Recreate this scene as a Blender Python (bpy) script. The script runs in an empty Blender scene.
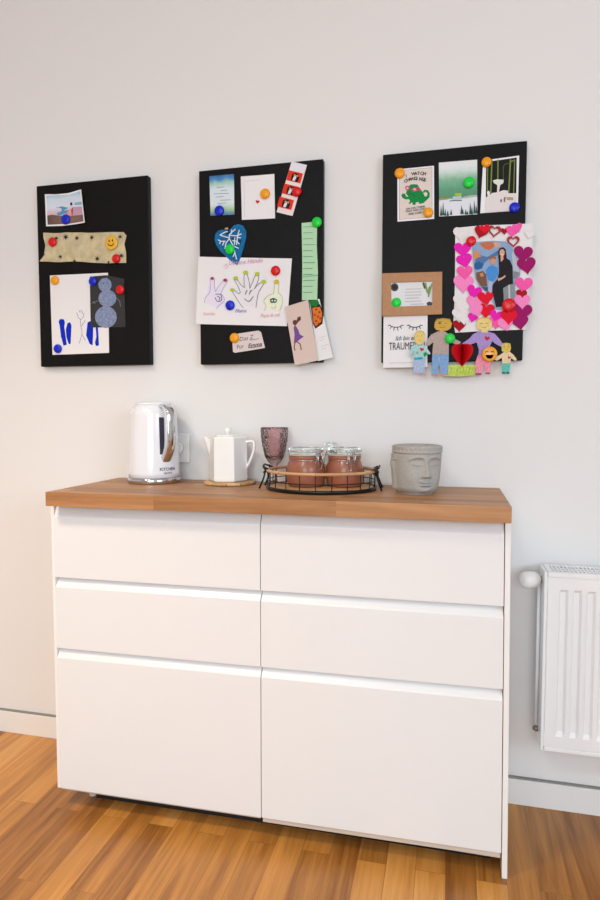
import bpy, bmesh, math, random
from mathutils import Vector, Matrix
from mathutils.geometry import tessellate_polygon
random.seed(7)
S = bpy.context.scene
COL = S.collection
PI = math.pi

# ------------------------------------------------------------------ camera
CAM = Vector((1.03893, -1.79864, 1.11008)); YAW, PITCH, ROLL, FPX = 0.238747, 0.0604916, 0.000228, 617.08
FW = Vector((-math.sin(YAW)*math.cos(PITCH), math.cos(YAW)*math.cos(PITCH), -math.sin(PITCH)))
_r = Vector((math.cos(YAW), math.sin(YAW), 0)); _u = _r.cross(FW)
RT = _r*math.cos(ROLL) + _u*math.sin(ROLL); UP = -_r*math.sin(ROLL) + _u*math.cos(ROLL)
cd = bpy.data.cameras.new('camera'); cam = bpy.data.objects.new('camera', cd); COL.objects.link(cam)
M3 = Matrix((RT, UP, -FW)).transposed()
cam.matrix_world = Matrix.Translation(CAM) @ M3.to_4x4()
cd.sensor_fit = 'VERTICAL'; cd.sensor_height = 36.0; cd.lens = FPX*36/900; cd.clip_start = .02
S.camera = cam

def at(px, py, y):
    """point of the plane y = const that the picture point (px, py) shows"""
    d = FW + RT*((px-300)/FPX) - UP*((py-450)/FPX)
    return CAM + d*((y-CAM.y)/d.y)

# ------------------------------------------------------------------ light
S.view_settings.view_transform = 'Standard'; S.view_settings.look = 'None'
S.view_settings.gamma = 1; S.view_settings.use_curve_mapping = False
S.view_settings.exposure = 0.03
w = bpy.data.worlds.new('world'); S.world = w; w.use_nodes = True
w.node_tree.nodes['Background'].inputs[0].default_value = (.75, .87, 1, 1)
w.node_tree.nodes['Background'].inputs[1].default_value = 1.0
def area(name, loc, target, sx, sy, power, color, spread=PI):
    l = bpy.data.lights.new(name, 'AREA'); l.shape = 'RECTANGLE'; l.size = sx; l.size_y = sy
    l.energy = power; l.color = color; l.spread = spread
    o = bpy.data.objects.new(name, l); COL.objects.link(o); o.location = loc
    o.rotation_euler = (Vector(target)-Vector(loc)).to_track_quat('-Z', 'Y').to_euler(); return o
area('window_light', (4.28, -3.70, 1.98), (.6, -.1, 1.0), 2.0, 1.0, 52, (.60, .80, 1))
area('front_fill_light', (1.22, -5.08, 1.55), (1.0, 0, 1.2), 1.9, 1.5, 66, (.84, .93, .97))  # added fill from behind the camera, brightens the wall and drawer fronts
area('ceiling_fill_light', (.35, -2.6, 2.57), (.35, -2.6, 0), .45, .45, 20, (.78, .92, 1))  # added overhead fill that evens out the ambient light
area('warm_fill_spot', (-.35, -1.60, 2.57), (-.20, -1.20, 0), .30, .30, 13.5, (1, .80, .56), math.radians(97))  # added warm downlight to brighten the floor and wall at the left

# ------------------------------------------------------------------ materials
def lin(h):
    h = h.lstrip('#'); c = [int(h[i:i+2], 16)/255 for i in (0, 2, 4)]
    return tuple(x/12.92 if x <= .04045 else ((x+.055)/1.055)**2.4 for x in c) + (1,)
MC = {}
def mat(h, rough=.6, metal=0, coat=0, spec=.5, bump=0, bscale=200, var=0):
    k = (h, rough, metal, coat, spec, bump, bscale, var)
    if k in MC: return MC[k]
    m = bpy.data.materials.new('surface_'+h.lstrip('#')); m.use_nodes = True; nt = m.node_tree
    b = nt.nodes['Principled BSDF']; b.inputs['Base Color'].default_value = lin(h)
    b.inputs['Roughness'].default_value = rough; b.inputs['Metallic'].default_value = metal
    b.inputs['Coat Weight'].default_value = coat; b.inputs['Coat Roughness'].default_value = .12
    b.inputs['Specular IOR Level'].default_value = spec
    if bump or var:
        tc = nt.nodes.new('ShaderNodeTexCoord'); n = nt.nodes.new('ShaderNodeTexNoise')
        n.inputs['Scale'].default_value = bscale; n.inputs['Detail'].default_value = 5
        nt.links.new(tc.outputs['Object'], n.inputs['Vector'])
        if bump:
            bp = nt.nodes.new('ShaderNodeBump'); bp.inputs['Strength'].default_value = bump; bp.inputs['Distance'].default_value = .001
            nt.links.new(n.outputs[0], bp.inputs['Height']); nt.links.new(bp.outputs[0], b.inputs['Normal'])
        if var:
            c = lin(h); mx = nt.nodes.new('ShaderNodeMix'); mx.data_type = 'RGBA'
            mx.inputs[6].default_value = tuple(v*(1-var) for v in c[:3])+(1,)
            mx.inputs[7].default_value = tuple(min(1, v*(1+var)) for v in c[:3])+(1,)
            r = nt.nodes.new('ShaderNodeMapRange'); r.inputs[1].default_value = .35; r.inputs[2].default_value = .65
            nt.links.new(n.outputs[0], r.inputs[0]); nt.links.new(r.outputs[0], mx.inputs[0])
            nt.links.new(mx.outputs[2], b.inputs['Base Color'])
    MC[k] = m; return m
def glass(name, h, rough=.03, bump=0):
    """blown glass: tinted clear body with a reflecting skin that strengthens at grazing angles"""
    m = bpy.data.materials.new(name); m.use_nodes = True; nt = m.node_tree; nt.nodes.remove(nt.nodes['Principled BSDF'])
    N = nt.nodes.new; L = nt.links.new
    t = N('ShaderNodeBsdfTransparent'); t.inputs[0].default_value = lin(h)
    g = N('ShaderNodeBsdfGlossy'); g.inputs['Roughness'].default_value = rough; g.inputs['Color'].default_value = (.9, .9, .9, 1)
    f = N('ShaderNodeFresnel'); f.inputs[0].default_value = 1.5; x = N('ShaderNodeMixShader')
    L(f.outputs[0], x.inputs[0]); L(t.outputs[0], x.inputs[1]); L(g.outputs[0], x.inputs[2]); L(x.outputs[0], nt.nodes['Material Output'].inputs[0])
    if bump:
        tc = N('ShaderNodeTexCoord'); v = N('ShaderNodeTexVoronoi'); v.inputs['Scale'].default_value = 170; b = N('ShaderNodeBump'); b.inputs['Strength'].default_value = bump; b.inputs['Distance'].default_value = .002
        L(tc.outputs['Object'], v.inputs['Vector']); L(v.outputs['Distance'], b.inputs['Height']); L(b.outputs[0], g.inputs['Normal']); L(b.outputs[0], f.inputs['Normal'])
    return m
def ramp_mat(name, axis, stops, noise=.15, nscale=6, rough=.4):
    """printed picture whose ink colours run along the sheet, mottled by noise"""
    m = bpy.data.materials.new(name); m.use_nodes = True; nt = m.node_tree; b = nt.nodes['Principled BSDF']
    tc = nt.nodes.new('ShaderNodeTexCoord'); n = nt.nodes.new('ShaderNodeTexNoise'); n.inputs['Scale'].default_value = nscale
    n.inputs['Detail'].default_value = 6
    sp = nt.nodes.new('ShaderNodeSeparateXYZ'); nt.links.new(tc.outputs['UV'], sp.inputs[0]); nt.links.new(tc.outputs['UV'], n.inputs['Vector'])
    a = nt.nodes.new('ShaderNodeMath'); a.operation = 'MULTIPLY_ADD'; a.inputs[1].default_value = noise*2; 
    nt.links.new(n.outputs[0], a.inputs[0]); nt.links.new(sp.outputs[axis], a.inputs[2])
    s = nt.nodes.new('ShaderNodeMath'); s.operation = 'SUBTRACT'; s.inputs[1].default_value = noise; nt.links.new(a.outputs[0], s.inputs[0])
    r = nt.nodes.new('ShaderNodeValToRGB'); e = r.color_ramp.elements
    e[0].position = stops[0][0]; e[0].color = lin(stops[0][1]); e[1].position = stops[-1][0]; e[1].color = lin(stops[-1][1])
    for p, c in stops[1:-1]:
        q = e.new(p); q.color = lin(c)
    nt.links.new(s.outputs[0], r.inputs[0]); nt.links.new(r.outputs[0], b.inputs['Base Color']); b.inputs['Roughness'].default_value = rough
    return m
def wood(name, rot, length, width, cols, offset=.37, gscale=(3, 60), mortar=.0006, rough=.4, seed=0, mort='#6b4526', coat=0, fig=.45):
    m = bpy.data.materials.new(name); m.use_nodes = True; nt = m.node_tree; L = nt.links.new; N = nt.nodes.new
    b = nt.nodes['Principled BSDF']
    tc = N('ShaderNodeTexCoord'); mp = N('ShaderNodeMapping'); mp.inputs['Rotation'].default_value = rot
    mp.inputs['Location'].default_value = (seed, seed*.7, 0)
    L(tc.outputs['Object'], mp.inputs['Vector'])
    br = N('ShaderNodeTexBrick'); br.offset = offset; br.squash = 1; br.offset_frequency = 2
    br.inputs['Scale'].default_value = 1; br.inputs['Brick Width'].default_value = length; br.inputs['Row Height'].default_value = width
    br.inputs['Mortar Size'].default_value = mortar; br.inputs['Mortar Smooth'].default_value = .4
    br.inputs['Color1'].default_value = (0, 0, 0, 1); br.inputs['Color2'].default_value = (1, 1, 1, 1); br.inputs['Mortar'].default_value = (.5, .5, .5, 1)
    L(mp.outputs[0], br.inputs['Vector'])
    # grain: noise stretched along the board and shifted for each board
    sc = N('ShaderNodeVectorMath'); sc.operation = 'MULTIPLY'; sc.inputs[1].default_value = (gscale[0], gscale[1], gscale[1])
    L(mp.outputs[0], sc.inputs[0])
    sh = N('ShaderNodeVectorMath'); sh.operation = 'MULTIPLY_ADD'; L(br.outputs['Color'], sh.inputs[0]); sh.inputs[1].default_value = (37, 11, 5); L(sc.outputs[0], sh.inputs[2])
    n = N('ShaderNodeTexNoise'); n.inputs['Scale'].default_value = 1; n.inputs['Detail'].default_value = 7; n.inputs['Roughness'].default_value = .65; n.inputs['Distortion'].default_value = .8
    L(sh.outputs[0], n.inputs['Vector'])
    n2 = N('ShaderNodeTexNoise'); n2.inputs['Scale'].default_value = .22; n2.inputs['Detail'].default_value = 3; n2.inputs['Distortion'].default_value = 2.5
    L(sh.outputs[0], n2.inputs['Vector'])
    a = N('ShaderNodeMath'); a.operation = 'MULTIPLY'; a.inputs[1].default_value = .28; L(br.outputs['Color'], a.inputs[0])
    c = N('ShaderNodeMath'); c.operation = 'MULTIPLY_ADD'; c.inputs[1].default_value = .46; L(n.outputs[0], c.inputs[0]); L(a.outputs[0], c.inputs[2])
    d = N('ShaderNodeMath'); d.operation = 'MULTIPLY_ADD'; d.inputs[1].default_value = fig; L(n2.outputs[0], d.inputs[0]); L(c.outputs[0], d.inputs[2])
    r = N('ShaderNodeValToRGB'); e = r.color_ramp.elements; e[0].position = .38+(fig-.45)*.4; e[0].color = lin(cols[0]); e[1].position = .98+(fig-.45)*.4; e[1].color = lin(cols[2])
    q = e.new(.68+(fig-.45)*.4); q.color = lin(cols[1]); L(d.outputs[0], r.inputs[0])
    mx = N('ShaderNodeMix'); mx.data_type = 'RGBA'; L(br.outputs['Fac'], mx.inputs[0]); L(r.outputs[0], mx.inputs[6]); mx.inputs[7].default_value = lin(mort)
    L(mx.outputs[2], b.inputs['Base Color']); b.inputs['Roughness'].default_value = rough; b.inputs['Coat Weight'].default_value = coat; b.inputs['Coat Roughness'].default_value = .25
    bp = N('ShaderNodeBump'); bp.inputs['Strength'].default_value = .15; bp.inputs['Distance'].default_value = .0006; L(d.outputs[0], bp.inputs['Height']); L(bp.outputs[0], b.inputs['Normal'])
    return m
WALL = mat('#ebe9e8', .85, bump=.12, bscale=350)
CEIL = mat('#eeecea', .9)
TRIM = mat('#efedeb', .35)
LACQ = mat('#e9eaec', .34, coat=.15)
CARC = mat('#f0efee', .4)
FLOOR = wood('oak_parquet', (0, 0, PI/2), .62, .071, ('#84501f', '#c88a42', '#e6ac62'), .41, (3.0, 52), mortar=.0006, rough=.34, seed=.031, coat=.12, fig=.50, mort='#855628')
TOPW = wood('oak_worktop', (0, 0, 0), .47, .041, ('#8a5c36', '#b88557', '#d0a578'), .43, (3.5, 60), mortar=.0002, rough=.45, seed=.9, mort='#a8754a')
BLACK = mat('#0d0c0e', .5, spec=.16); WIRE = mat('#141414', .35, metal=.3)
CHROME = mat('#d5d8dc', .08, metal=1); PORC = mat('#f4f3f1', .18, coat=.5)

# ------------------------------------------------------------------ mesh helpers
def quad(bm, pts, mi=0, smooth=False):
    f = bm.faces.new([bm.verts.new(p) for p in pts]); f.material_index = mi; f.smooth = smooth; return f
def box(bm, a, b, mi=0):
    x0, y0, z0 = a; x1, y1, z1 = b
    v = [bm.verts.new(p) for p in ((x0,y0,z0),(x1,y0,z0),(x1,y1,z0),(x0,y1,z0),(x0,y0,z1),(x1,y0,z1),(x1,y1,z1),(x0,y1,z1))]
    for q in ((3,2,1,0),(4,5,6,7),(0,1,5,4),(1,2,6,5),(2,3,7,6),(3,0,4,7)):
        f = bm.faces.new([v[i] for i in q]); f.material_index = mi
def prism(bm, bottom, top, mi=0):
    """closed solid between two equal-length rings"""
    a = [bm.verts.new(p) for p in bottom]; b = [bm.verts.new(p) for p in top]; n = len(a)
    for i in range(n):
        f = bm.faces.new((a[i], a[(i+1) % n], b[(i+1) % n], b[i])); f.material_index = mi
    for ring in (a, b):
        for t in tessellate_polygon([[v.co for v in ring]]):
            try:
                f = bm.faces.new([ring[i] for i in t]); f.material_index = mi
            except ValueError: pass
def lathe(bm, prof, seg=48, c=(0, 0, 0), mi=0, smooth=True, fn=None):
    rings = []
    for r, z in prof:
        ring = []
        for i in range(seg):
            t = 2*PI*i/seg; rr = fn(t, z, r) if fn else r
            ring.append(bm.verts.new((c[0]+rr*math.cos(t), c[1]+rr*math.sin(t), c[2]+z)))
        rings.append(ring)
    for a, b in zip(rings, rings[1:]):
        for i in range(seg):
            f = bm.faces.new((a[i], a[(i+1) % seg], b[(i+1) % seg], b[i])); f.material_index = mi; f.smooth = smooth
    for ring, rev in ((rings[0], True), (rings[-1], False)):
        if len(ring) > 2:
            f = bm.faces.new(ring[::-1] if rev else ring); f.material_index = mi
def tube(bm, pts, r, seg=8, closed=False, mi=0, flat=None):
    pts = [Vector(p) for p in pts]; n = len(pts); rings = []; prev = None
    for i, p in enumerate(pts):
        if closed: t = (pts[(i+1) % n]-pts[i-1]).normalized()
        else: t = (pts[min(i+1, n-1)]-pts[max(i-1, 0)]).normalized()
        if prev is None:
            a = t.orthogonal().normalized() if flat is None else (Vector(flat)-t*t.dot(Vector(flat))).normalized()
        else: a = (prev-t*t.dot(prev)).normalized()
        prev = a; b = t.cross(a)
        rr = r(i/(n-1)) if callable(r) else r
        ra, rb = rr if isinstance(rr, tuple) else (rr, rr)
        rings.append([bm.verts.new(p+a*ra*math.cos(2*PI*k/seg)+b*rb*math.sin(2*PI*k/seg)) for k in range(seg)])
    m = n if closed else n-1
    for i in range(m):
        A, B = rings[i], rings[(i+1) % n]
        for k in range(seg):
            f = bm.faces.new((A[k], A[(k+1) % seg], B[(k+1) % seg], B[k])); f.smooth = True; f.material_index = mi
    if not closed:
        for ring in (rings[0][::-1], rings[-1]):
            f = bm.faces.new(ring); f.material_index = mi
def spline(pts, n=8, closed=False):
    """Catmull-Rom through the points"""
    P = [Vector(p) for p in pts]; out = []; N = len(P); rng = N if closed else N-1
    for i in range(rng):
        if closed: a, b, c, d = P[i-1], P[i], P[(i+1) % N], P[(i+2) % N]
        else: a, b, c, d = P[max(i-1, 0)], P[i], P[i+1], P[min(i+2, N-1)]
        for k in range(n):
            t = k/n
            out.append(.5*((2*b)+(c-a)*t+(2*a-5*b+4*c-d)*t*t+(3*b-a-3*c+d)*t**3))
    if not closed: out.append(P[-1])
    return out
def obj(name, bm, mats, parent=None, loc=None, bevel=0, bseg=2, smooth=None):
    bmesh.ops.recalc_face_normals(bm, faces=bm.faces[:])
    me = bpy.data.meshes.new(name); bm.to_mesh(me); bm.free()
    for m in (mats if isinstance(mats, (list, tuple)) else [mats]): me.materials.append(m)
    o = bpy.data.objects.new(name, me); COL.objects.link(o)
    if loc is not None: o.location = loc
    if parent: o.parent = parent
    if bevel:
        md = o.modifiers.new('bevel', 'BEVEL'); md.width = bevel; md.segments = bseg; md.limit_method = 'ANGLE'; md.angle_limit = .6
    return o
def tag(o, label, cat, group=None):
    o['label'] = label; o['category'] = cat
    if group: o['group'] = group
    return o
def thing(name, label, cat, loc=(0, 0, 0), rz=0, group=None):
    o = bpy.data.objects.new(name, None); COL.objects.link(o); o.location = loc; o.rotation_euler = (0, 0, rz)
    return tag(o, label, cat, group)
def struct(name, bm, m, parent=None, **k):
    o = obj(name, bm, m, parent, **k); o['kind'] = 'structure'; return o

# ------------------------------------------------------------------ the room
X0, X1, Y0, H = -2.2, 4.4, -5.2, 2.62
b = bmesh.new(); box(b, (X0-.1, Y0-.1, -.1), (X1+.1, .1, 0)); struct('floor', b, FLOOR)
b = bmesh.new(); box(b, (X0-.1, Y0-.1, H), (X1+.1, .1, H+.1)); struct('ceiling', b, CEIL)
b = bmesh.new(); box(b, (X0-.1, 0, 0), (X1+.1, .1, H)); struct('wall_back', b, WALL)
b = bmesh.new(); box(b, (X0-.1, Y0, 0), (X0, 0, H)); struct('wall_left', b, WALL)
def wall_with_hole(name, x0, y0, x1, y1, a0, a1, z0, z1, along):
    b = bmesh.new()
    if along == 'y':
        box(b, (x0, y0, 0), (x1, a0, H)); box(b, (x0, a1, 0), (x1, y1, H)); box(b, (x0, a0, 0), (x1, a1, z0)); box(b, (x0, a0, z1), (x1, a1, H))
    else:
        box(b, (x0, y0, 0), (a0, y1, H)); box(b, (a1, y0, 0), (x1, y1, H)); box(b, (a0, y0, 0), (a1, y1, z0)); box(b, (a0, y0, z1), (a1, y1, H))
    struct(name, b, WALL)
wall_with_hole('wall_right', X1, Y0, X1+.1, 0, -4.75, -2.65, 1.35, 2.55, 'y')
wall_with_hole('wall_front', X0, Y0-.1, X1, Y0, .15, 2.15, .75, 2.35, 'x')
for nm, P in (('window_1', [(X1+.02, -4.75, 1.35), (X1+.07, -2.65, 2.55)]), ('window_2', [(.15, Y0-.07, .75), (2.15, Y0-.02, 2.35)])):
    (x0, y0, z0), (x1, y1, z1) = P; b = bmesh.new(); t = .06
    if nm == 'window_1':
        box(b, (x0, y0, z0), (x1, y1, z0+t)); box(b, (x0, y0, z1-t), (x1, y1, z1)); ym = (y0+y1)/2
        for a, c in ((y0, y0+t), (ym-t/2, ym+t/2), (y1-t, y1)): box(b, (x0, a, z0+t), (x1, c, z1-t))
    else:
        box(b, (x0, y0, z0), (x1, y1, z0+t)); box(b, (x0, y0, z1-t), (x1, y1, z1)); xm = (x0+x1)/2
        for a, c in ((x0, x0+t), (xm-t/2, xm+t/2), (x1-t, x1)): box(b, (a, y0, z0+t), (c, y1, z1-t))
    struct(nm, b, TRIM)
b = bmesh.new()
box(b, (X0, -.014, 0), (X1, 0, .073)); box(b, (X0, -.010, .073), (X1, 0, .077), 1)  # grey top strip paints in the thin shadow line above the board
struct('baseboard_back', b, [TRIM, mat('#8d8984', .8)], bevel=.001)
for nm, a, c in (('baseboard_left', (X0, Y0+.014, 0), (X0+.014, -.014, .075)), ('baseboard_right', (X1-.014, Y0+.014, 0), (X1, -.014, .075)), ('baseboard_front', (X0, Y0, 0), (X1, Y0+.014, .075))):
    b = bmesh.new(); box(b, a, c); struct(nm, b, TRIM)

# ------------------------------------------------------------------ drawer cabinets and worktop
SK = .0189                                     # the units stand very slightly askew to the wall
def fy(x, off): return off + SK*x
FR = -.3377                                    # face of the drawer fronts
def skbox(bm, x0, x1, off, yb, z0, z1, mi=0):
    v = [(x0, fy(x0, off)), (x1, fy(x1, off)), (x1, yb), (x0, yb)]
    prism(bm, [(x, y, z0) for x, y in v], [(x, y, z1) for x, y in v], mi)
def front(bm, x0, x1, z0, z1, h=.024):
    """handleless front: flat face, upper edge cut back to a finger bevel"""
    prof = [(0, z0), (0, z1-h), (.0015, z1-h+.003), (.016, z1-.002), (.018, z1), (.020, z1), (.020, z0)]
    A = [(x0, fy(x0, FR)+dy, z) for dy, z in prof]; B = [(x1, fy(x1, FR)+dy, z) for dy, z in prof]
    prism(bm, A, B)
def lean(bm):                                   # the right end stands a few millimetres out of plumb
    for v in bm.verts:
        if v.co.x > 1.1: v.co.x += .0045-.0085*v.co.z/.86
def cabinet(x0, x1, label, end_left):
    root = thing('drawer_cabinet', label, 'drawer cabinet', (x0, -.16, 0), group='white handleless drawer units under the worktop')
    L = Vector((-x0, .16, 0))
    def part(name, bm, m, par=root, bevel=.0008):
        lean(bm); bmesh.ops.translate(bm, verts=bm.verts[:], vec=L if par == root else Vector((0, 0, 0)))
        return obj(name, bm, m, par, bevel=bevel)
    i0, i1 = x0+.0008, x1-.0008
    b = bmesh.new(); t = .016
    skbox(b, i0, i0+t, FR+.024, -.012, .060, .861); skbox(b, i1-t, i1, FR+.024, -.012, .060, .861)
    skbox(b, i0+t, i1-t, FR+.024, -.012, .047, .064); skbox(b, i0+t, i1-t, FR+.024, -.012, .845, .861); skbox(b, i0+t, i1-t, -.02, -.012, .064, .845)
    for z in (.640, .443): skbox(b, i0+t, i1-t, FR+.034, -.25, z-.012, z+.014)
    part('carcass', b, CARC)
    for z0, z1 in ((.660, .861), (.462, .656), (.062, .458)):
        b = bmesh.new(); front(b, i0, i1, z0, z1, .034 if z1 > .8 else .024)
        d = part('drawer', b, LACQ)
        b = bmesh.new(); skbox(b, i0+.03, i1-.03, FR+.021, -.05, z0+.02, z1-.07)
        bmesh.ops.translate(b, verts=b.verts[:], vec=L); obj('drawer_box', b, CARC, d)
    b = bmesh.new(); skbox(b, i0+(.068 if end_left else .0), i1-(.0 if end_left else .02), FR+.068, FR+.084, .0, .0465); part('void_shade_strip', b, mat('#1b1714', .7))  # dark strip standing in for the shaded void below the carcass
    b = bmesh.new(); skbox(b, i0+.002, i1-.002, FR+.004, FR+.0235, .0565 if end_left else .049, .0615); part('bottom_rail', b, mat('#cfc0b2', .6))
    for xx in (x0+.052, x1-.07):
        for yy in (FR+(.084 if end_left and xx < .3 else .112), -.08):
            b = bmesh.new(); lathe(b, [(.014, 0), (.014, .004), (.010, .006), (.010, .0465)], 16, (xx, yy+SK*xx, 0))
            part('leg', b, mat('#cfc8c2', .5), bevel=0)
    if end_left:
        b = bmesh.new(); skbox(b, x0-.0090, x0-.0002, FR+.002, -.004, .060, .861); part('side_panel', b, CARC)
    else:
        b = bmesh.new(); skbox(b, x1+.0010, x1+.0135, FR, -.016, .0, .861); part('side_panel', b, CARC)
    return root
cabinet(-.0078, .5775, 'white handleless three-drawer unit on the left, under the kettle end of the oak worktop', True)
cabinet(.5777, 1.1685, 'white handleless three-drawer unit on the right, with an end panel reaching the floor', False)
b = bmesh.new()
v = [(-.002, fy(0, -.3783)), (1.1755, fy(1.1755, -.3783)), (1.1755, -.002), (-.002, -.002)]
prism(b, [(x, y, .8625) for x, y in v], [(x, y, .900) for x, y in v])
tag(obj('worktop', b, TOPW, bevel=.0012), 'oak worktop with visible staves lying across both white drawer units', 'worktop')
ZT = .9003

# ------------------------------------------------------------------ radiator
RW = mat('#f1f1f2', .3, coat=.3)
rad = thing('radiator', 'white panel radiator with vertical flutes and a slotted top grille on the wall', 'radiator', (1.75, -.08, .215))
def rp(name, bm, m, par=None, bevel=0):
    bmesh.ops.translate(bm, verts=bm.verts[:], vec=Vector((-1.75, .08, -.215))); return obj(name, bm, m, par or rad, bevel=bevel)
rx0, rx1, rf = 1.290, 2.29, -.122
# front panel pressed with flutes
b = bmesh.new(); n = 29; pitch = (rx1-rx0-.05)/n
xs = []
for i in range(n):
    a = rx0+.025+i*pitch
    xs += [(a-pitch*.2, 0), (a+pitch*.06, 0), (a+pitch*.22, .0065), (a+pitch*.58, .0065), (a+pitch*.76, 0)]
xs = [(rx0-.001, .003), (rx0+.001, 0)] + xs + [(rx1-.003, 0), (rx1, .004)]
zs = [(.236, 0), (.266, 0), (.278, 1), (.648, 1), (.656, 0), (.6865, 0)]
grid = [[b.verts.new((x, rf+d*k, z)) for x, d in xs] for z, k in zs]
for r in range(len(zs)-1):
    for c in range(len(xs)-1):
        b.faces.new((grid[r][c], grid[r][c+1], grid[r+1][c+1], grid[r+1][c]))
rp('front_panel', b, RW)
b = bmesh.new(); box(b, (rx0, rf+.0085, .236), (rx1, rf+.018, .684)); rp('panel_core', b, RW, bevel=.003)
b = bmesh.new(); box(b, (rx0, -.046, .236), (rx1, -.030, .684)); rp('back_panel', b, RW, bevel=.003)
b = bmesh.new()
for i in range(60):
    a = rx0+.02+i*(rx1-rx0-.04)/60; box(b, (a, rf+.019, .25), (a+.0015, -.047, .67))
rp('convector_fins', b, RW)
b = bmesh.new(); box(b, (rx0-.009, rf-.001, .224), (rx0-.001, -.036, .700)); rp('side_casing', b, RW, bevel=.002)
b = bmesh.new(); box(b, (rx1+.001, rf-.001, .224), (rx1+.009, -.036, .700)); rp('side_casing', b, RW, bevel=.002)
b = bmesh.new(); box(b, (rx0, rf-.001, .224), (rx1, -.036, .2355)); rp('bottom_rail', b, RW, bevel=.002)
# top grille: frame with rows of slots
b = bmesh.new(); gy0, gy1 = rf+.0, -.030
box(b, (rx0, gy0, .687), (rx1, gy0+.016, .699)); box(b, (rx0, gy1-.008, .687), (rx1, gy1, .699)); box(b, (rx0, gy0+.016, .687), (rx0+.012, gy1-.008, .699)); box(b, (rx1-.012, gy0+.016, .687), (rx1, gy1-.008, .699))
k = 0; x = rx0+.017
while x < rx1-.018:
    box(b, (x, gy0+.016, .690), (x+.0035, gy1-.008, .698)); x += .0095
for yy in (gy0+.035, gy0+.055): box(b, (rx0+.012, yy, .6905), (rx1-.012, yy+.003, .6985))
rp('top_grille', b, RW)
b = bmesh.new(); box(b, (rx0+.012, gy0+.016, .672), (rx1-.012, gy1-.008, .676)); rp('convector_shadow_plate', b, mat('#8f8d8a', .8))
# thermostat head at the upper left, pointing to the room
vx, vy, vz = 1.268, -.075, .668
b = bmesh.new(); tube(b, [(rx0-.009, vy, vz), (vx+.006, vy, vz)], .009, 16)
rp('valve_pipe', b, mat('#d9cfc0', .25, metal=.6))
b = bmesh.new()
prof = [(.006, 0), (.016, .001), (.0185, .004), (.0215, .014), (.0225, .032), (.021, .041), (.015, .047), (.004, .0485)]
lathe(b, prof, 28, fn=lambda t, z, r: r*(1+.025*math.cos(14*t)*(1 if .004 < z < .05 else 0)))
bmesh.ops.rotate(b, verts=b.verts[:], matrix=Matrix.Rotation(-PI/2, 3, 'Y'))
bmesh.ops.rotate(b, verts=b.verts[:], matrix=Matrix.Rotation(math.radians(32), 3, 'Z'))
bmesh.ops.translate(b, verts=b.verts[:], vec=(vx+.002, vy, vz))
rp('thermostat_knob', b, mat('#f3f1ee', .35))
b = bmesh.new(); tube(b, [(rx0-.014, -.070, .664), (rx0-.014, -.070, .27)], .0045, 12); rp('riser_pipe', b, RW)
b = bmesh.new(); lathe(b, [(.008, 0), (.008, .008), (.0055, .009), (.0055, .013)], 12)
bmesh.ops.rotate(b, verts=b.verts[:], matrix=Matrix.Rotation(-PI/2, 3, 'Y')); bmesh.ops.translate(b, verts=b.verts[:], vec=(rx0-.008, -.06, .252))
rp('drain_plug', b, mat('#8c8578', .3, metal=.8))

# ------------------------------------------------------------------ wall socket half hidden behind the kettle
s0, s1 = at(168, 433, -.012), at(189, 463, -.012)
sk = thing('wall_socket', 'white plastic wall socket behind the kettle, its right edge showing', 'socket', (s0.x+.035, 0, (s0.z+s1.z)/2))
b = bmesh.new(); hw = (s1.x-s0.x)/2; hh = (s0.z-s1.z)/2; box(b, (-hw, -.012, -hh), (hw, -.0005, hh)); obj('plate', b, PORC, sk, bevel=.004, bseg=3)
b = bmesh.new(); lathe(b, [(.019, 0), (.019, .010), (.016, .012), (.004, .012)], 32); bmesh.ops.rotate(b, verts=b.verts[:], matrix=Matrix.Rotation(PI/2, 3, 'X')); bmesh.ops.translate(b, verts=b.verts[:], vec=(0, -.0125, 0)); obj('socket_well', b, PORC, sk)
sk.location.x = (s0.x+s1.x)/2

# ------------------------------------------------------------------ kettle
KX, KY = .170, -.094
ket = thing('electric_kettle', 'white electric kettle with a chrome handle and chrome base ring on the worktop', 'kettle', (KX, KY, ZT), math.radians(-36))
KW = mat('#eef0f6', .22, coat=.5)
b = bmesh.new(); lathe(b, [(.070, 0), (.076, .0), (.0785, .002), (.0785, .014), (.0765, .0165), (.06, .017)], 64); obj('base', b, mat('#c9ccd2', .12, metal=1), ket)
def kr(z):
    t = (z-.016)/.208
    return .0755-.0085*max(0, t)**1.6
b = bmesh.new(); prof = [(.068, .0172), (.0735, .0175)]+[(kr(.018+.196*i/14), .018+.196*i/14) for i in range(15)]+[(.0625, .222), (.059, .229), (.054, .233)]
lathe(b, prof, 64); obj('body', b, KW, ket)
b = bmesh.new(); lathe(b, [(.0535, .233), (.0535, .236), (.050, .240), (.030, .243), (.004, .2435)], 48); obj('lid', b, KW, ket)
b = bmesh.new()          # spout, on the side away from the handle
v = [(-.060, -.022, .225), (-.060, .022, .225), (-.086, .006, .232), (-.086, -.006, .232)]; w2 = [(-.062, -.018, .180), (-.062, .018, .180), (-.066, .003, .190), (-.066, -.003, .190)]
prism(b, w2, v); obj('spout', b, KW, ket, bevel=.003)
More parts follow.
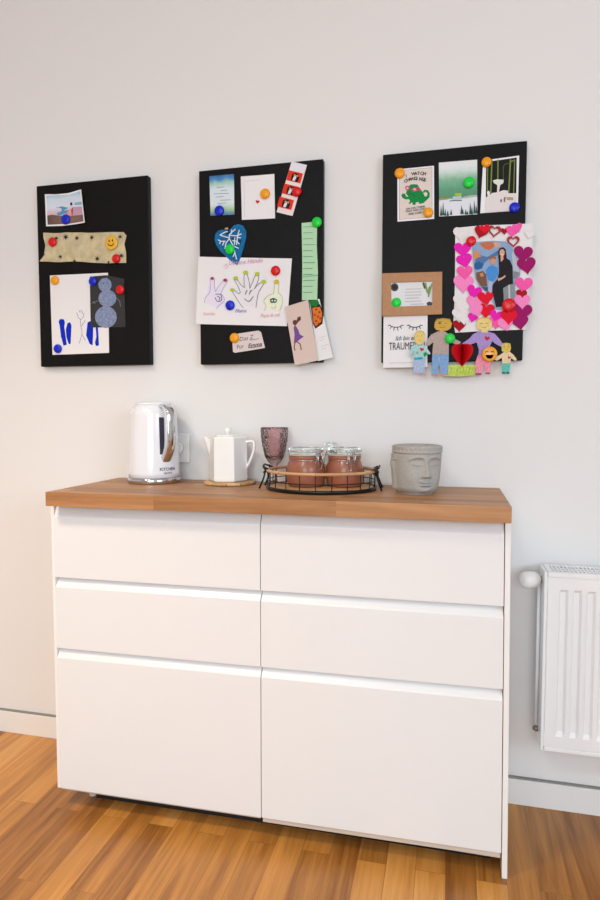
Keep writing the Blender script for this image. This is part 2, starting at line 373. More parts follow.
# handle: arched chrome strap over a white inner grip, local +x
path = spline([(.052, 0, .226), (.074, 0, .229), (.094, 0, .222), (.103, 0, .205), (.105, 0, .165), (.103, 0, .120), (.094, 0, .096), (.078, 0, .074), (.068, 0, .064)], 8)
b = bmesh.new(); tube(b, path, (.0045, .0135), 16, flat=(1, 0, .3)); obj('handle', b, CHROME, ket).rotation_euler.z = .03
inner = [Vector((p.x-.0075, 0, p.z-.001 if p.z > .2 else p.z)) for p in path[6:-5]]
b = bmesh.new(); tube(b, inner, (.0065, .0125), 12, flat=(1, 0, .3)); obj('handle_grip', b, mat('#c9cad2', .25, coat=.4), ket).rotation_euler.z = -.03
b = bmesh.new()          # water gauge strip
for i in range(9):
    z0 = .088+i*.012; z1 = z0+.012
    quad(b, [(kr(z0)+.0012, -.0075, z0), (kr(z0)+.0012, .0075, z0), (kr(z1)+.0012, .0075, z1), (kr(z1)+.0012, -.0075, z1)])
bmesh.ops.solidify(b, geom=b.faces[:], thickness=.002)
obj('water_gauge', b, mat('#595a70', .15, coat=.6), ket).rotation_euler.z = -.15

# text as flat mesh polygons -------------------------------------------------
def text_faces(s, size, bold=False, align='LEFT', shear=0, spacing=1):
    c = bpy.data.curves.new('writing', 'FONT'); c.body = s; c.size = size; c.align_x = align; c.shear = shear; c.space_character = spacing
    if bold: c.offset = size*.018
    c.resolution_u = 2
    o = bpy.data.objects.new('writing', c); COL.objects.link(o)
    dg = bpy.context.evaluated_depsgraph_get(); me = o.evaluated_get(dg).to_mesh()
    V = [v.co.copy() for v in me.vertices]; F = [tuple(p.vertices) for p in me.polygons]
    o.evaluated_get(dg).to_mesh_clear(); bpy.data.objects.remove(o); bpy.data.curves.remove(c)
    return V, F
b = bmesh.new()
for s, z, size, col in (('KITCHEN', .040, .0125, 0), ('electric', .0300, .0095, 1)):
    V, F = text_faces(s, size, True, 'CENTER')
    R_ = kr(z)+.0006
    vs = [b.verts.new((R_*math.cos(v.x/R_), R_*math.sin(v.x/R_), z+v.y)) for v in V]
    for f in F:
        try: q = b.faces.new([vs[i] for i in f]); q.material_index = col
        except ValueError: pass
bmesh.ops.rotate(b, verts=b.verts[:], matrix=Matrix.Rotation(.08, 3, 'Z'))
obj('logo', b, [mat('#20243c', .4), mat('#6a6c7c', .4)], ket)

# ------------------------------------------------------------------ teapot on its wooden coaster
TX, TY = .408, -.083
b = bmesh.new()
lathe(b, [(.060, 0), (.0735, .0005), (.0755, .004), (.0735, .0085), (.060, .009)], 96, fn=lambda t, z, r: r*(1+.022*math.cos(30*t)) if r > .07 else r)
cst = tag(obj('coaster', b, wood('coaster_wood', (0, 0, .4), .6, .03, ('#a57b4d', '#d2ad80', '#e7cfa9'), rough=.6), loc=(TX, TY, ZT)), 'round wooden coaster with a scalloped edge under the white teapot', 'coaster')
tp = thing('teapot', 'white faceted porcelain teapot with lid on a round wooden coaster', 'teapot', (TX-.006, TY, ZT+.0092), math.radians(-4))
def octo(prof, seg=6, rot=0, c=(0, 0, 0)):
    b = bmesh.new(); lathe(b, prof, seg, c, smooth=False); bmesh.ops.rotate(b, verts=b.verts[:], matrix=Matrix.Rotation(rot, 3, 'Z')); return b
obj('body', octo([(.052, 0), (.0575, .002), (.0590, .008), (.0585, .070), (.0575, .126), (.0545, .131), (.046, .132)]), PORC, tp, bevel=.0015)
b = octo([(.045, .1322), (.045, .1345), (.034, .1365), (.012, .138)])
lathe(b, [(.006, .137), (.0065, .141), (.0105, .146), (.0115, .152), (.008, .157), (.002, .1585)], 20); obj('lid', b, PORC, tp)
b = bmesh.new(); tube(b, spline([(-.046, 0, .080), (-.054, 0, .100), (-.060, 0, .114), (-.069, 0, .128)], 6), lambda t: .0125-.0055*t, 12); obj('spout', b, PORC, tp)
b = bmesh.new(); tube(b, spline([(.052, 0, .112), (.066, 0, .1165), (.078, 0, .113), (.0785, 0, .092), (.070, 0, .066), (.0590, 0, .044), (.053, 0, .038)], 6), (.0045, .0065), 12, flat=(1, 0, .2)); obj('handle', b, PORC, tp)
tp.rotation_euler.z = math.radians(8)

# ------------------------------------------------------------------ wire tray
GX, GY, RA, RB = .696, -.142, .147, .128
def ell(t, a=RA, b_=RB, z=0): return (a*math.cos(t), b_*math.sin(t), z)
tray = thing('wire_tray', 'oval black wire tray with a wooden rim, holding two terracotta jars', 'tray', (GX, GY, ZT), math.radians(5))
ring = lambda z, a=RA, b_=RB, n=72: [ell(2*PI*i/n, a, b_, z) for i in range(n)]
b = bmesh.new(); prism(b, ring(.0035, RA-.004, RB-.004), ring(.0085, RA-.004, RB-.004)); obj('base', b, wood('tray_wood', (0, 0, 0), .6, .06, ('#b88656', '#d4a878', '#e6c79c'), rough=.5), tray)
b = bmesh.new(); tube(b, ring(.0055), (.0055, .0045), 10, True); tube(b, ring(.026, RA+.001, RB+.001), .0014, 6, True)
n = 22
for i in range(n):
    t = 2*PI*(i+.5)/n; tube(b, [ell(t, RA+.0005, RB+.0005, .004), ell(t, RA+.0015, RB+.0015, .048)], .0013, 6)
obj('wire_basket', b, WIRE, tray)
b = bmesh.new(); tube(b, ring(.052, RA+.001, RB+.001), (.0042, .0055), 12, True, flat=(0, 0, 1)); obj('rim', b, wood('rim_wood', (0, 0, 0), .5, .05, ('#b07c52', '#cf9e70', '#e0b88c'), rough=.5), tray)
for s in (-1, 1):
    b = bmesh.new()
    tube(b, spline([(s*(RA-.006), -.030, .050), (s*(RA+.004), -.032, .060), (s*(RA+.010), -.026, .062), (s*(RA+.012), 0, .066), (s*(RA+.010), .026, .062), (s*(RA+.004), .032, .060), (s*(RA-.006), .030, .050)], 6), .0028, 8)
    for e in (-1, 1):
        tube(b, [(s*(RA+.002), e*.030, .057), (s*(RA+.008), e*.034, .030), (s*(RA+.019), e*.040, .0026)], .0025, 8)
        tube(b, [(s*(RA-.004), e*.026, .046), (s*(RA+.006), e*.036, .060)], .0036, 8)
        tube(b, [(s*(RA+.008), e*.026, .045), (s*(RA-.003), e*.036, .058)], .0036, 8)
    obj('handle', b, WIRE, tray)
FL = ZT+.0088

# goblet
b = bmesh.new()
def dia(t, z, r):
    if z < .080 or z > .160 or r < .02: return r
    return r*(1+.014*(math.cos(14*t+z*230)+math.cos(14*t-z*230))*min(1, (.162-z)/.02))
outer = [(.004, 0), (.031, 0), (.032, .0015), (.012, .006), (.0065, .012), (.0055, .030), (.0065, .045), (.009, .052), (.013, .058), (.021, .066), (.0275, .077)]
for i in range(26):
    t = i/25; outer.append((.0275+.0130*math.sin(t*PI/2)**.9, .077+.084*t))
inner2 = [(.0385, .1605)]+[(max(.004, (.0252+.0133*math.sin(max(0, t)*PI/2))), .079+.081*t) for t in (.9, .7, .5, .3, .1, 0)]+[(.016, .070), (.004, .066)]
lathe(b, outer+inner2, 84, fn=lambda t, z, r: dia(t, z, r) )
gp = at(274.5, 470, -.060)
tag(obj('goblet', b, glass('mauve_glass', '#f6e9ea', .15, .9), loc=(gp.x, -.060, ZT)), 'mauve pressed-glass goblet standing behind the left end of the wire tray', 'glass').scale = (1, 1, 1.035)

# jars
JG = bpy.data.materials.new('clear_glass'); JG.use_nodes = True; _b = JG.node_tree.nodes['Principled BSDF']
_b.inputs['Base Color'].default_value = lin('#f4fbf8'); _b.inputs['Roughness'].default_value = .03; _b.inputs['Transmission Weight'].default_value = 1; _b.inputs['IOR'].default_value = 1.45
TC = mat('#9a5b43', .4, coat=.35, var=.08, bscale=30)
def jar():
    r = thing('clip_jar', 'x', 'jar', (0, 0, 0), group='terracotta jars with clip-top glass lids on the wire tray')
    b = bmesh.new(); lathe(b, [(.036, 0), (.046, .0008), (.051, .006), (.0535, .025), (.0530, .048), (.0490, .064), (.0462, .069), (.0455, .074), (.0462, .076), (.0470, .078), (.0470, .0835), (.036, .084)], 56); obj('body', b, TC, r)
    b = bmesh.new(); lathe(b, [(.0425, .0842), (.0482, .0845), (.0482, .0878), (.0425, .0880)], 48); obj('rubber_seal', b, mat('#c9b5a0', .6), r)
    b = bmesh.new(); lathe(b, [(.004, .0882), (.0480, .0882), (.0488, .0905), (.0488, .100), (.0470, .1045), (.040, .1060), (.036, .1035), (.004, .103)], 48); obj('lid', b, JG, r)
    b = bmesh.new(); c = [(.0468*math.cos(2*PI*i/40), .0468*math.sin(2*PI*i/40), .073) for i in range(40)]; tube(b, c, .0011, 6, True)
    c = [(.0498*math.cos(2*PI*i/40), .0498*math.sin(2*PI*i/40), .096) for i in range(40)]; tube(b, c, .0011, 6, True)
    for e in (-1, 1):
        tube(b, spline([(.0475, e*.011, .073), (.054, e*.011, .064), (.057, e*.011, .074), (.055, e*.011, .088), (.0500, e*.011, .096)], 5), .0012, 6)
        tube(b, spline([(.053, e*.007, .092), (.058, e*.007, .080), (.057, e*.007, .060), (.055, e*.005, .048)], 5), .0012, 6)
    tube(b, [(.055, -.005, .048), (.055, .005, .048)], .0012, 6); tube(b, [(.053, -.011, .0915), (.053, .011, .0915)], .0012, 6)
    tube(b, spline([(-.0475, -.010, .073), (-.053, -.010, .082), (-.0500, -.010, .096)], 4), .0012, 6); tube(b, spline([(-.0475, .010, .073), (-.053, .010, .082), (-.0500, .010, .096)], 4), .0012, 6)
    obj('wire_clamp', b, mat('#b9bcc0', .2, metal=1), r)
    return r
def copy_tree(o, parent=None):
    c = o.copy(); COL.objects.link(c); c.parent = parent
    for ch in [x for x in bpy.data.objects if x.parent == o]: copy_tree(ch, c)
    return c
j1 = jar(); j1.location = (.655, -.152, FL); j1.rotation_euler.z = math.radians(-35); j1['label'] = 'terracotta jar with a clip-top glass lid, next to the mauve goblet'
j2 = copy_tree(j1); j2.location = (.7585, -.130, FL); j2.rotation_euler.z = math.radians(-60); j2.scale = (.96, .96, 1.0); j2['label'] = 'terracotta jar with a clip-top glass lid, at the stone head end of the tray'
b = bmesh.new()
lathe(b, [(.010, 0), (.017, .0005), (.0185, .004), (.0185, .070), (.015, .084), (.012, .090), (.012, .094), (.017, .097), (.0195, .104), (.019, .111), (.014, .1155), (.003, .1165)], 32)
tag(obj('glass_bottle', b, JG, loc=(.7060, -.060, FL)), 'small clear glass bottle behind the jars, its rounded stopper above them', 'bottle')

# ------------------------------------------------------------------ stone head planter
def sm(a, b_, x):
    t = max(0, min(1, (x-a)/(b_-a))); return t*t*(3-2*t)
def gau(x, s): return math.exp(-(x/s)**2)
HB = .118
def head_r(t, z):
    """t: angle from the face direction, z: height; radius in metres"""
    h = z/HB
    base = .0615+.0075*math.sin(min(1, h*1.05)*PI*.62)
    base -= .012*(1-sm(0, .16, h))*.8
    fx = math.sin(t)*base                       # sideways distance from the middle of the face
    face = sm(-.15, .35, math.cos(t)) if math.cos(t) > -.15 else 0
    r = base - .0035*face*(1-h)*1.2; r0 = r
    r += .0016*face*math.cos(t)*2
    ax = abs(fx)
    if face > 0:
        # forehead / brow arcs sweeping into the nose
        brow = .78*HB - .000 - 14*(ax-.022)**2 - (.004 if ax < .008 else 0)
        r += .0030*gau(z-brow, .0030)*sm(.004, .010, ax)*(1-sm(.040, .050, ax))
        # eye sockets and closed lids
        ez = .625*HB
        r -= .0052*gau(ax-.024, .016)*gau(z-.655*HB, .011)
        r += .0058*gau(ax-.025, .0125)*gau(z-ez, .0062)
        lid = ez-.0035+10*(ax-.025)**2*.9
        r -= .0022*gau(z-lid, .0014)*gau(ax-.025, .013)
        # nose
        nz = sm(.34*HB, .40*HB, z)*(1-sm(.70*HB, .84*HB, z))
        wn = .0042+.0052*(1-sm(.36*HB, .56*HB, z)); r += (.0035+.0095*(1-sm(.36*HB, .72*HB, z)))*nz*gau(ax, wn)
        r += .0032*gau(ax-.0085, .0040)*gau(z-.395*HB, .0050)
        r -= .0022*gau(ax-.0055, .0028)*gau(z-.350*HB, .0022)
        # lips
        wl = 1-sm(.013, .0185, ax)
        r += .0050*gau(z-.275*HB-.6*ax*ax*10*.1, .0030)*wl + .0052*gau(z-.215*HB, .0034)*(1-sm(.010, .0160, ax))
        r -= .0034*gau(z-(.246*HB+5*ax*ax), .0013)*(1-sm(.015, .020, ax))
        r -= .0024*gau(z-.165*HB, .0035)*gau(ax, .012)
        # chin and cheeks
        r += .0050*gau(z-.105*HB, .0075)*gau(ax, .015)
        r += .0035*gau(ax-.034, .014)*gau(z-.33*HB, .018)
        r -= .0030*(1-sm(.03*HB, .07*HB, z))
    r = r0+(r-r0)*1.45
    # ears
    at_ = abs(t); e = gau(at_-1.72, .16)
    r += .0085*e*sm(.03*HB, .10*HB, z)*(1-sm(.66*HB, .74*HB, z))
    r -= .0045*gau(at_-1.70, .07)*sm(.12*HB, .2*HB, z)*(1-sm(.50*HB, .60*HB, z))
    # hair curls behind the ears and along the temples
    hair = sm(1.25, 1.45, at_) if h > .70 else sm(1.85, 2.0, at_)
    if h < .84: r += hair*(.0035+.0022*math.sin(t*26)*math.sin(z*520))
    # head band with beads
    band = sm(.845*HB, .86*HB, z)*(1-sm(.985*HB, 1.0*HB, z))
    r += .0022*band - .0022*gau(z-.835*HB, .0016)
    k = (t*17/ PI*1.0) % 1-.5
    r -= .0028*gau(k, .22)*gau(z-.915*HB, .0030)
    return r
b = bmesh.new(); NT, NZ = 220, 120; rings = []
for j in range(NZ+1):
    z = HB*j/NZ
    rings.append([b.verts.new((head_r((i/NT*2-1)*PI, z)*math.cos((i/NT*2-1)*PI), head_r((i/NT*2-1)*PI, z)*math.sin((i/NT*2-1)*PI), z)) for i in range(NT)])
for rr, z in ((.055, HB+.002), (.048, HB+.0015), (.046, HB-.004), (.044, HB-.035), (.03, HB-.036)):
    rings.append([b.verts.new((rr*math.cos((i/NT*2-1)*PI), rr*math.sin((i/NT*2-1)*PI), z)) for i in range(NT)])
for A, B in zip(rings, rings[1:]):
    for i in range(NT):
        f = b.faces.new((A[i], A[(i+1) % NT], B[(i+1) % NT], B[i])); f.smooth = True
b.faces.new(rings[0][::-1]); b.faces.new(rings[-1])
hd = obj('head_planter', b, mat('#aeaaa5', .85, bump=.35, bscale=260, var=.09), loc=(.955, -.165, ZT))
hd.rotation_euler.z = math.radians(-64); hd.scale = (.90, .90, 1.06)
tag(hd, 'grey stone planter shaped like a serene head with closed eyes on the worktop', 'planter')
#BOARDS
# ------------------------------------------------------------------ magnetic boards
BT = .022; BY = -.0245                       # thickness; y of the front face (the board hangs on 2.5 mm pads)
def board(x0, z0, label, w=.381):
    b = bmesh.new(); box(b, (-w/2, -BT, 0), (w/2, 0, .577))
    o = obj('magnetic_board', b, BLACK, loc=(x0+w/2, -.0025, z0), bevel=.0022, bseg=3)
    tag(o, label, 'board', 'black magnetic boards in a row on the wall')
    for x in (-.15, .15):
        for z in (.03, .54):
            bb = bmesh.new(); box(bb, (x-.012, .0002, z), (x+.012, .0022, z+.012)); obj('wall_pad', bb, mat('#2a2a2a', .7), o)
board(-.266, 1.260, 'left black magnetic board, with a snowman card and a smiley on it', .392)
board(.294, 1.257, 'middle black magnetic board, with the drawing of hands on it')
board(.845, 1.252, 'right black magnetic board, with paper figures along its lower edge')

# ------------------------------------------------------------------ flat paper things with print
def clip(poly, axis_val, keep_greater):
    out = []; n = len(poly)
    for i in range(n):
        a, c = poly[i], poly[(i+1) % n]
        ia = (a[0] >= axis_val) == keep_greater; ic = (c[0] >= axis_val) == keep_greater
        if ia: out.append(a)
        if ia != ic:
            t = (axis_val-a[0])/(c[0]-a[0]); out.append((axis_val, a[1]+t*(c[1]-a[1])))
    return out
def crop(x0, y0, s):
    return lambda *p: [(x0+a/s, y0+c/s) for a, c in p]
def circ(cx, cy, rx, ry=None, n=20, a0=0):
    ry = ry or rx; return [(cx+rx*math.cos(a0+2*PI*i/n), cy+ry*math.sin(a0+2*PI*i/n)) for i in range(n)]
def stroke(pts, w):
    """ribbon polygons along a polyline"""
    out = []
    for (ax, ay), (bx, by) in zip(pts, pts[1:]):
        l = math.hypot(bx-ax, by-ay) or 1e-6; nx, ny = -(by-ay)/l*w/2, (bx-ax)/l*w/2; ex, ey = (bx-ax)/l*w*.3, (by-ay)/l*w*.3
        out.append([(ax+nx-ex, ay+ny-ey), (bx+nx+ex, by+ny+ey), (bx-nx+ex, by-ny+ey), (ax-nx-ex, ay-ny-ey)])
    return out
def heart(cx, cy, s, rot=0, n=28):
    pts = []
    for i in range(n):
        t = 2*PI*i/n; x = 16*math.sin(t)**3/34; y = -(13*math.cos(t)-5*math.cos(2*t)-2*math.cos(3*t)-math.cos(4*t))/34-.07
        pts.append((cx+s*(x*math.cos(rot)-y*math.sin(rot)), cy+s*(x*math.sin(rot)+y*math.cos(rot))))
    return pts
STEP = .00013
class Sheet:
    def __init__(self, outline, y, paper, curl=None, thick=.0004):
        """outline: picture points of the sheet; y: plane it lies in; curl(u) lifts it off the board along its width"""
        self.y = y; W = [at(px, py, y) for px, py in outline]
        self.cx = sum(p.x for p in W)/len(W); self.cz = sum(p.z for p in W)/len(W)
        self.poly = [(p.x-self.cx, p.z-self.cz) for p in W]
        xs = [p[0] for p in self.poly]; zs = [p[1] for p in self.poly]
        self.x0, self.x1, self.z0, self.z1 = min(xs), max(xs), min(zs), max(zs)
        self.curl = curl; self.mats = [paper]; self.bm = bmesh.new(); self.k = 0; self.thick = thick
        self.uvl = self.bm.loops.layers.uv.new('UVMap')
        self.face(self.poly, 0, 0); self.face(self.poly, 0, -thick)     # front and back of the sheet
        for a, c in zip(self.poly, self.poly[1:]+self.poly[:1]):
            n = 12 if curl else 1
            for i in range(n):
                p = [(a[0]+(c[0]-a[0])*t, a[1]+(c[1]-a[1])*t) for t in (i/n, (i+1)/n)]
                quad(self.bm, [self.P(p[0], 0), self.P(p[1], 0), self.P(p[1], -thick), self.P(p[0], -thick)])
    def P(self, q, lift):
        c = 0
        if self.curl:                          # bent in 12 flat strips so that print and sheet stay parallel
            u = min(11.9999, max(0, (q[0]-self.x0)/(self.x1-self.x0)*12)); i = int(u); c = self.curl(i/12, 0)*(1-u+i)+self.curl((i+1)/12, 0)*(u-i)
        return (q[0], -c-lift, q[1])
    def face(self, poly, mi, lift):
        parts = [poly]
        if self.curl:
            parts = []; n = 12; rest = poly
            for i in range(n):
                a = self.x0+(self.x1-self.x0)*i/n; c = self.x0+(self.x1-self.x0)*(i+1)/n
                q = clip(clip(poly, a, True), c, False) if i not in (0, n-1) else (clip(poly, c, False) if i == 0 else clip(poly, a, True))
                if len(q) > 2: parts.append(q)
        for q in parts:
            vs = [self.bm.verts.new(self.P(p, lift)) for p in q]
            for t in tessellate_polygon([[Vector((p[0], p[1], 0)) for p in q]]):
                try: f = self.bm.faces.new([vs[i] for i in t])
                except ValueError: continue
                f.material_index = mi
                for l in f.loops:
                    i = vs.index(l.vert); l[self.uvl].uv = ((q[i][0]-self.x0)/(self.x1-self.x0), (q[i][1]-self.z0)/(self.z1-self.z0))
    def mi(self, m):
        if isinstance(m, str): m = mat(m, .6, spec=.15)
        if m not in self.mats: self.mats.append(m)
        return self.mats.index(m)
    def loc(self, pts):
        return [(lambda p: (p.x-self.cx, p.z-self.cz))(at(px, py, self.y)) for px, py in pts]
    def add(self, m, *polys):
        self.k += 1; i = self.mi(m)
        for j, p in enumerate(polys): self.face(self.loc(p), i, STEP*self.k+(j % 10)*.00001)
        return self
    def line(self, m, pts, w): return self.add(m, *stroke(pts, w))
    def text(self, m, s, px, py, h, bold=False, ang=0, shear=0, align='LEFT', spacing=1, xs=1):
        """h: letter size in picture pixels at the sheet's distance"""
        self.k += 1; i = self.mi(m); p0 = at(px, py, self.y); p1 = at(px, py+h, self.y); size = (p0-p1).length*1.0
        V, F = text_faces(s, size, bold, align, shear, spacing); ca, sa = math.cos(ang), math.sin(ang)
        vs = [self.bm.verts.new(self.P((p0.x-self.cx+v.x*xs*ca-v.y*sa, p0.z-self.cz+v.x*xs*sa+v.y*ca), STEP*self.k)) for v in V]
        for f in F:
            try: q = self.bm.faces.new([vs[j] for j in f]); q.material_index = i
            except ValueError: pass
        return self
    def done(self, name, label=None, cat=None, group=None, parent=None):
        bm = self.bm; me = bpy.data.meshes.new(name); bm.to_mesh(me); bm.free()
        for m in self.mats: me.materials.append(m)
        o = bpy.data.objects.new(name, me); COL.objects.link(o); o.location = (self.cx, self.y, self.cz)
        if parent: o.parent = parent; o.location = o.location-parent.location
        if label: tag(o, label, cat, group)
        elif label is None and cat is None: pass
        return o
PAPER = mat('#efedef', .7); GLOSS = mat('#f1f1f4', .3); INK = '#25232a'
Yc = BY-.0006                                  # plane of the lowest cards

# ---- left board
A = crop(36, 184, 10)
s = Sheet(A((90, 103), (200, 104), (330, 92), (458, 58), (497, 390), (400, 405), (260, 420), (103, 424)), Yc, GLOSS, curl=lambda u, v: .010*max(0, u-.45)**1.5+.001)
s.add(ramp_mat('sky_print', 1, [(.38, '#d9bfcf'), (.55, '#dfe3f0'), (.8, '#cfe0ee'), (1, '#8fb4cc')], .05, 4), A((106, 118), (330, 108), (450, 76), (478, 350), (118, 385)))
s.add('#c9a0b4', A((300, 280), (370, 235), (468, 228), (478, 330), (290, 330)))
s.add('#86b7cf', A((390, 190), (465, 180), (468, 212), (392, 215)))
s.add(ramp_mat('cliff_print', 0, [(0, '#5d4440'), (.5, '#8b6a58'), (1, '#7a5a55')], .3, 9), A((115, 318), (160, 308), (240, 318), (340, 322), (478, 312), (484, 378), (330, 400), (120, 408)))
s.add('#5f9cc0', A((200, 240), (260, 225), (330, 240), (300, 255), (240, 290), (215, 285), (260, 250)), A((205, 300), (260, 270), (330, 262), (310, 290), (230, 318)))
s.add('#e9a9a6', A((310, 300), (335, 255), (362, 240), (375, 315), (320, 318)))
s.add('#a9324a', A((358, 262), (374, 240), (372, 312), (362, 314)))
s.add('#3a3238', A(*circ(358, 202, 12, 16)))
s.done('photo_print', 'small photo print of a dancer above rocks, at the top of the left board', 'photo')
B = crop(36, 226, 6)
edge = [(48, 42), (110, 45), (180, 40), (300, 42), (420, 40), (528, 38), (545, 60), (532, 110), (542, 160), (543, 222), (440, 226), (330, 220), (235, 214), (120, 218), (25, 214), (52, 180), (62, 120), (50, 70)]
wr = lambda u, v: .0035+.0018*math.sin(u*17)+.0010*math.sin(u*41)
s = Sheet(B(*edge), Yc, mat('#cdbf98', .75, var=.14, bscale=38), curl=wr)
def star(cx, cy, r):
    out = []
    for k in range(8):
        a = 2*PI*k/8+.2; out.append(B((cx+r*math.cos(a), cy+r*math.sin(a)), (cx+r*.3*math.cos(a+.4), cy+r*.3*math.sin(a+.4)), (cx, cy), (cx+r*.3*math.cos(a-.4), cy+r*.3*math.sin(a-.4))))
    return out
pl = []
for x, y, r in ((125, 76, 17), (182, 68, 24), (250, 75, 20), (337, 70, 20), (508, 66, 18), (148, 185, 17), (235, 212, 14), (370, 198, 22), (516, 180, 20), (440, 220, 14), (52, 172, 12)): pl += star(x, y, r)+[B(*circ(x, y, r*.38, n=8))]
s.add('#2c2822', *pl)
s.done('patterned_paper', 'crumpled beige paper strip printed with black stars, on the left board', 'paper')
C = crop(46, 268, 6.977)
s = Sheet(C((27, 52), (432, 33), (440, 592), (45, 606)), Yc, PAPER, thick=.0005)
s.add('#0a2cc0', C((88, 372), (100, 355), (125, 358), (132, 380), (128, 410), (138, 480), (145, 535), (122, 542), (105, 480), (95, 400)), C((150, 385), (168, 378), (178, 400), (175, 470), (172, 530), (158, 530), (142, 480), (138, 430)),
      C((290, 380), (308, 370), (330, 400), (328, 480), (325, 540), (305, 530), (280, 470)), C((345, 400), (362, 400), (366, 470), (370, 540), (348, 545), (342, 520), (352, 480)))
for ln in ([(215, 310), (225, 345), (242, 360), (262, 340), (265, 315)], [(240, 312), (232, 300), (250, 298), (258, 320)], [(240, 355), (245, 415), (252, 440), (250, 470), (232, 525)], [(252, 465), (275, 505)], [(275, 365), (245, 410)]):
    s.line('#5b4a9c', C(*ln), .35)
s.done('child_drawing', 'white sheet with blue painted figures, low on the left board', 'drawing')
s = Sheet(C((305, 60), (420, 50), (545, 75), (555, 412), (312, 415)), Yc-.0012, mat('#262628', .6), thick=.0005)
snow = mat('#8391b2', .8, var=.22, bscale=120)
s.add(snow, C(*circ(412, 118, 46, 48)), C(*circ(428, 212, 62, 60)), C(*circ(418, 342, 76, 76)), C((362, 112), (385, 92), (425, 66), (440, 90), (400, 125)))
s.line('#9a9aa4', C((365, 228), (320, 245)), .35).line('#9a9aa4', C((490, 205), (515, 235), (520, 270)), .35).line('#9a9aa4', C((330, 235), (345, 250)), .3)
for x, y in ((402, 108), (425, 104)): s.add('#31343e', C(*circ(x, y, 4)))
s.done('snowman_card', 'black card with a grey chalk snowman, overlapping the blue drawing', 'card')

# ---- middle board
D = crop(205, 160, 5.4545)
s = Sheet(D((24, 88), (158, 76), (160, 298), (30, 304)), Yc, ramp_mat('watercolour_print', 1, [(0, '#3d78ad'), (.14, '#a8cf9c'), (.30, '#dfeaf0'), (.66, '#dbe8f0'), (.80, '#a9cfc0'), (.90, '#3f8fc4'), (1, '#2d62a8')], .10, 3.5))
for i, (x, wd) in enumerate(((65, 40), (85, 35), (50, 80), (60, 40), (85, 55), (70, 45))): s.line('#6d7f92', D((x, 150+i*17.5), (x+wd, 147+i*17.5)), .45)
s.done('verse_card', 'blue and green watercolour card with a short verse, on the middle board', 'card')
s = Sheet(D((197, 92), (378, 76), (382, 318), (203, 328)), Yc, PAPER, curl=lambda u, v: .003*(1-u)**2)
s.line('#c9c5ce', D((222, 118), (300, 108)), .4)
s.add('#d8203a', D(*heart(287, 230, 24, .15)))
s.line('#cfcbd4', D((215, 100), (218, 320)), .3)
s.done('folded_card', 'white folded card with one tiny red heart, beside the photo strip', 'card')
s = Sheet(D((473, 8), (558, 30), (478, 306), (390, 284)), Yc, mat('#f0dfe0', .4), curl=lambda u, v: .004*u*u)
s.add('#e9e9f2', D((475, 14), (552, 32), (540, 68), (464, 50)))
for i in range(3):
    cx, cy = 494-i*25, 94+i*72; q = lambda x, y: (cx+x*.97-y*.27, cy+x*.25+y*.96)
    s.add('#e23b22', D(q(-44, -28), q(36, -28), q(36, 28), q(-44, 28)))
    s.add('#1a1719', D(q(-22, -12), q(-8, -22), q(12, -20), q(22, 0), q(20, 24), q(-20, 24)))
    s.add('#e4e6ee', D(q(-10, 2), q(0, -10), q(6, 2), q(2, 22), q(-12, 22))); s.add('#c9957e', D(*circ(*q(-6, -8), 6)), D(*circ(*q(9, -8), 6)))
s.done('photo_strip', 'tilted booth photo strip with red backgrounds, at the top of the middle board', 'photo')
F = crop(194, 252, 5.882)
s = Sheet(F((30, 30), (576, 38), (556, 300), (548, 436), (16, 425)), Yc, PAPER, curl=lambda u, v: .006*(1-u)**2, thick=.0005)
def fl(pts, c, w=.5):
    P = spline([(x, y, 0) for x, y in pts], 3); s.line(c, F(*[(p.x, p.y) for p in P]), w)
s.add('#ece4f4', F((72, 300), (95, 160), (120, 160), (130, 230), (180, 170), (195, 180), (165, 240), (185, 300), (140, 330)))
s.add('#eef3dc', F((420, 340), (410, 290), (440, 255), (470, 240), (478, 180), (498, 180), (500, 240), (520, 280), (505, 345)))
s.add('#ebe9ee', F((250, 230), (290, 150), (330, 150), (400, 190), (370, 320), (290, 320)))
fl([(65, 300), (72, 270), (95, 240), (100, 210), (98, 165)], '#a99ccf'); fl([(98, 165), (112, 155), (124, 165), (122, 200), (130, 235)], '#a99ccf'); fl([(130, 235), (150, 200), (180, 165), (198, 172), (175, 215), (160, 245)], '#a99ccf')
fl([(160, 245), (175, 262), (180, 290), (150, 315), (136, 335)], '#a99ccf'); fl([(130, 250), (160, 252), (165, 285), (140, 292), (128, 270)], '#5c4590', .7); fl([(140, 262), (155, 270), (150, 285)], '#5c4590', .7)
fl([(290, 328), (262, 290), (232, 240), (228, 228), (240, 226), (262, 245), (275, 240)], '#6c6a78'); fl([(275, 240), (262, 205), (240, 165), (252, 158), (278, 195), (298, 210)], '#6c6a78')
fl([(298, 210), (296, 170), (298, 135), (312, 132), (325, 170), (330, 215)], '#6c6a78'); fl([(330, 215), (345, 180), (362, 140), (382, 142), (375, 180), (355, 220)], '#6c6a78')
fl([(355, 220), (375, 195), (402, 178), (412, 188), (385, 230), (372, 280), (366, 328)], '#6c6a78')
fl([(305, 250), (310, 232), (315, 228)], '#565464', .8); fl([(328, 248), (335, 230), (342, 228)], '#565464', .8); fl([(300, 275), (325, 292), (350, 262)], '#565464', .6)
fl([(470, 245), (474, 200), (478, 182), (492, 178), (500, 190), (496, 240)], '#c3c98c'); fl([(470, 245), (430, 262), (412, 290), (425, 315), (415, 345)], '#c3c98c'); fl([(496, 240), (518, 262), (522, 300), (505, 345)], '#c3c98c')
s.add('#3d6b52', F((448, 278), (470, 270), (490, 280), (485, 298), (452, 300))); s.add('#e6edd4', F(*circ(462, 287, 5)), F(*circ(478, 287, 5)))
fl([(455, 325), (478, 330), (482, 315)], '#d8c95a')
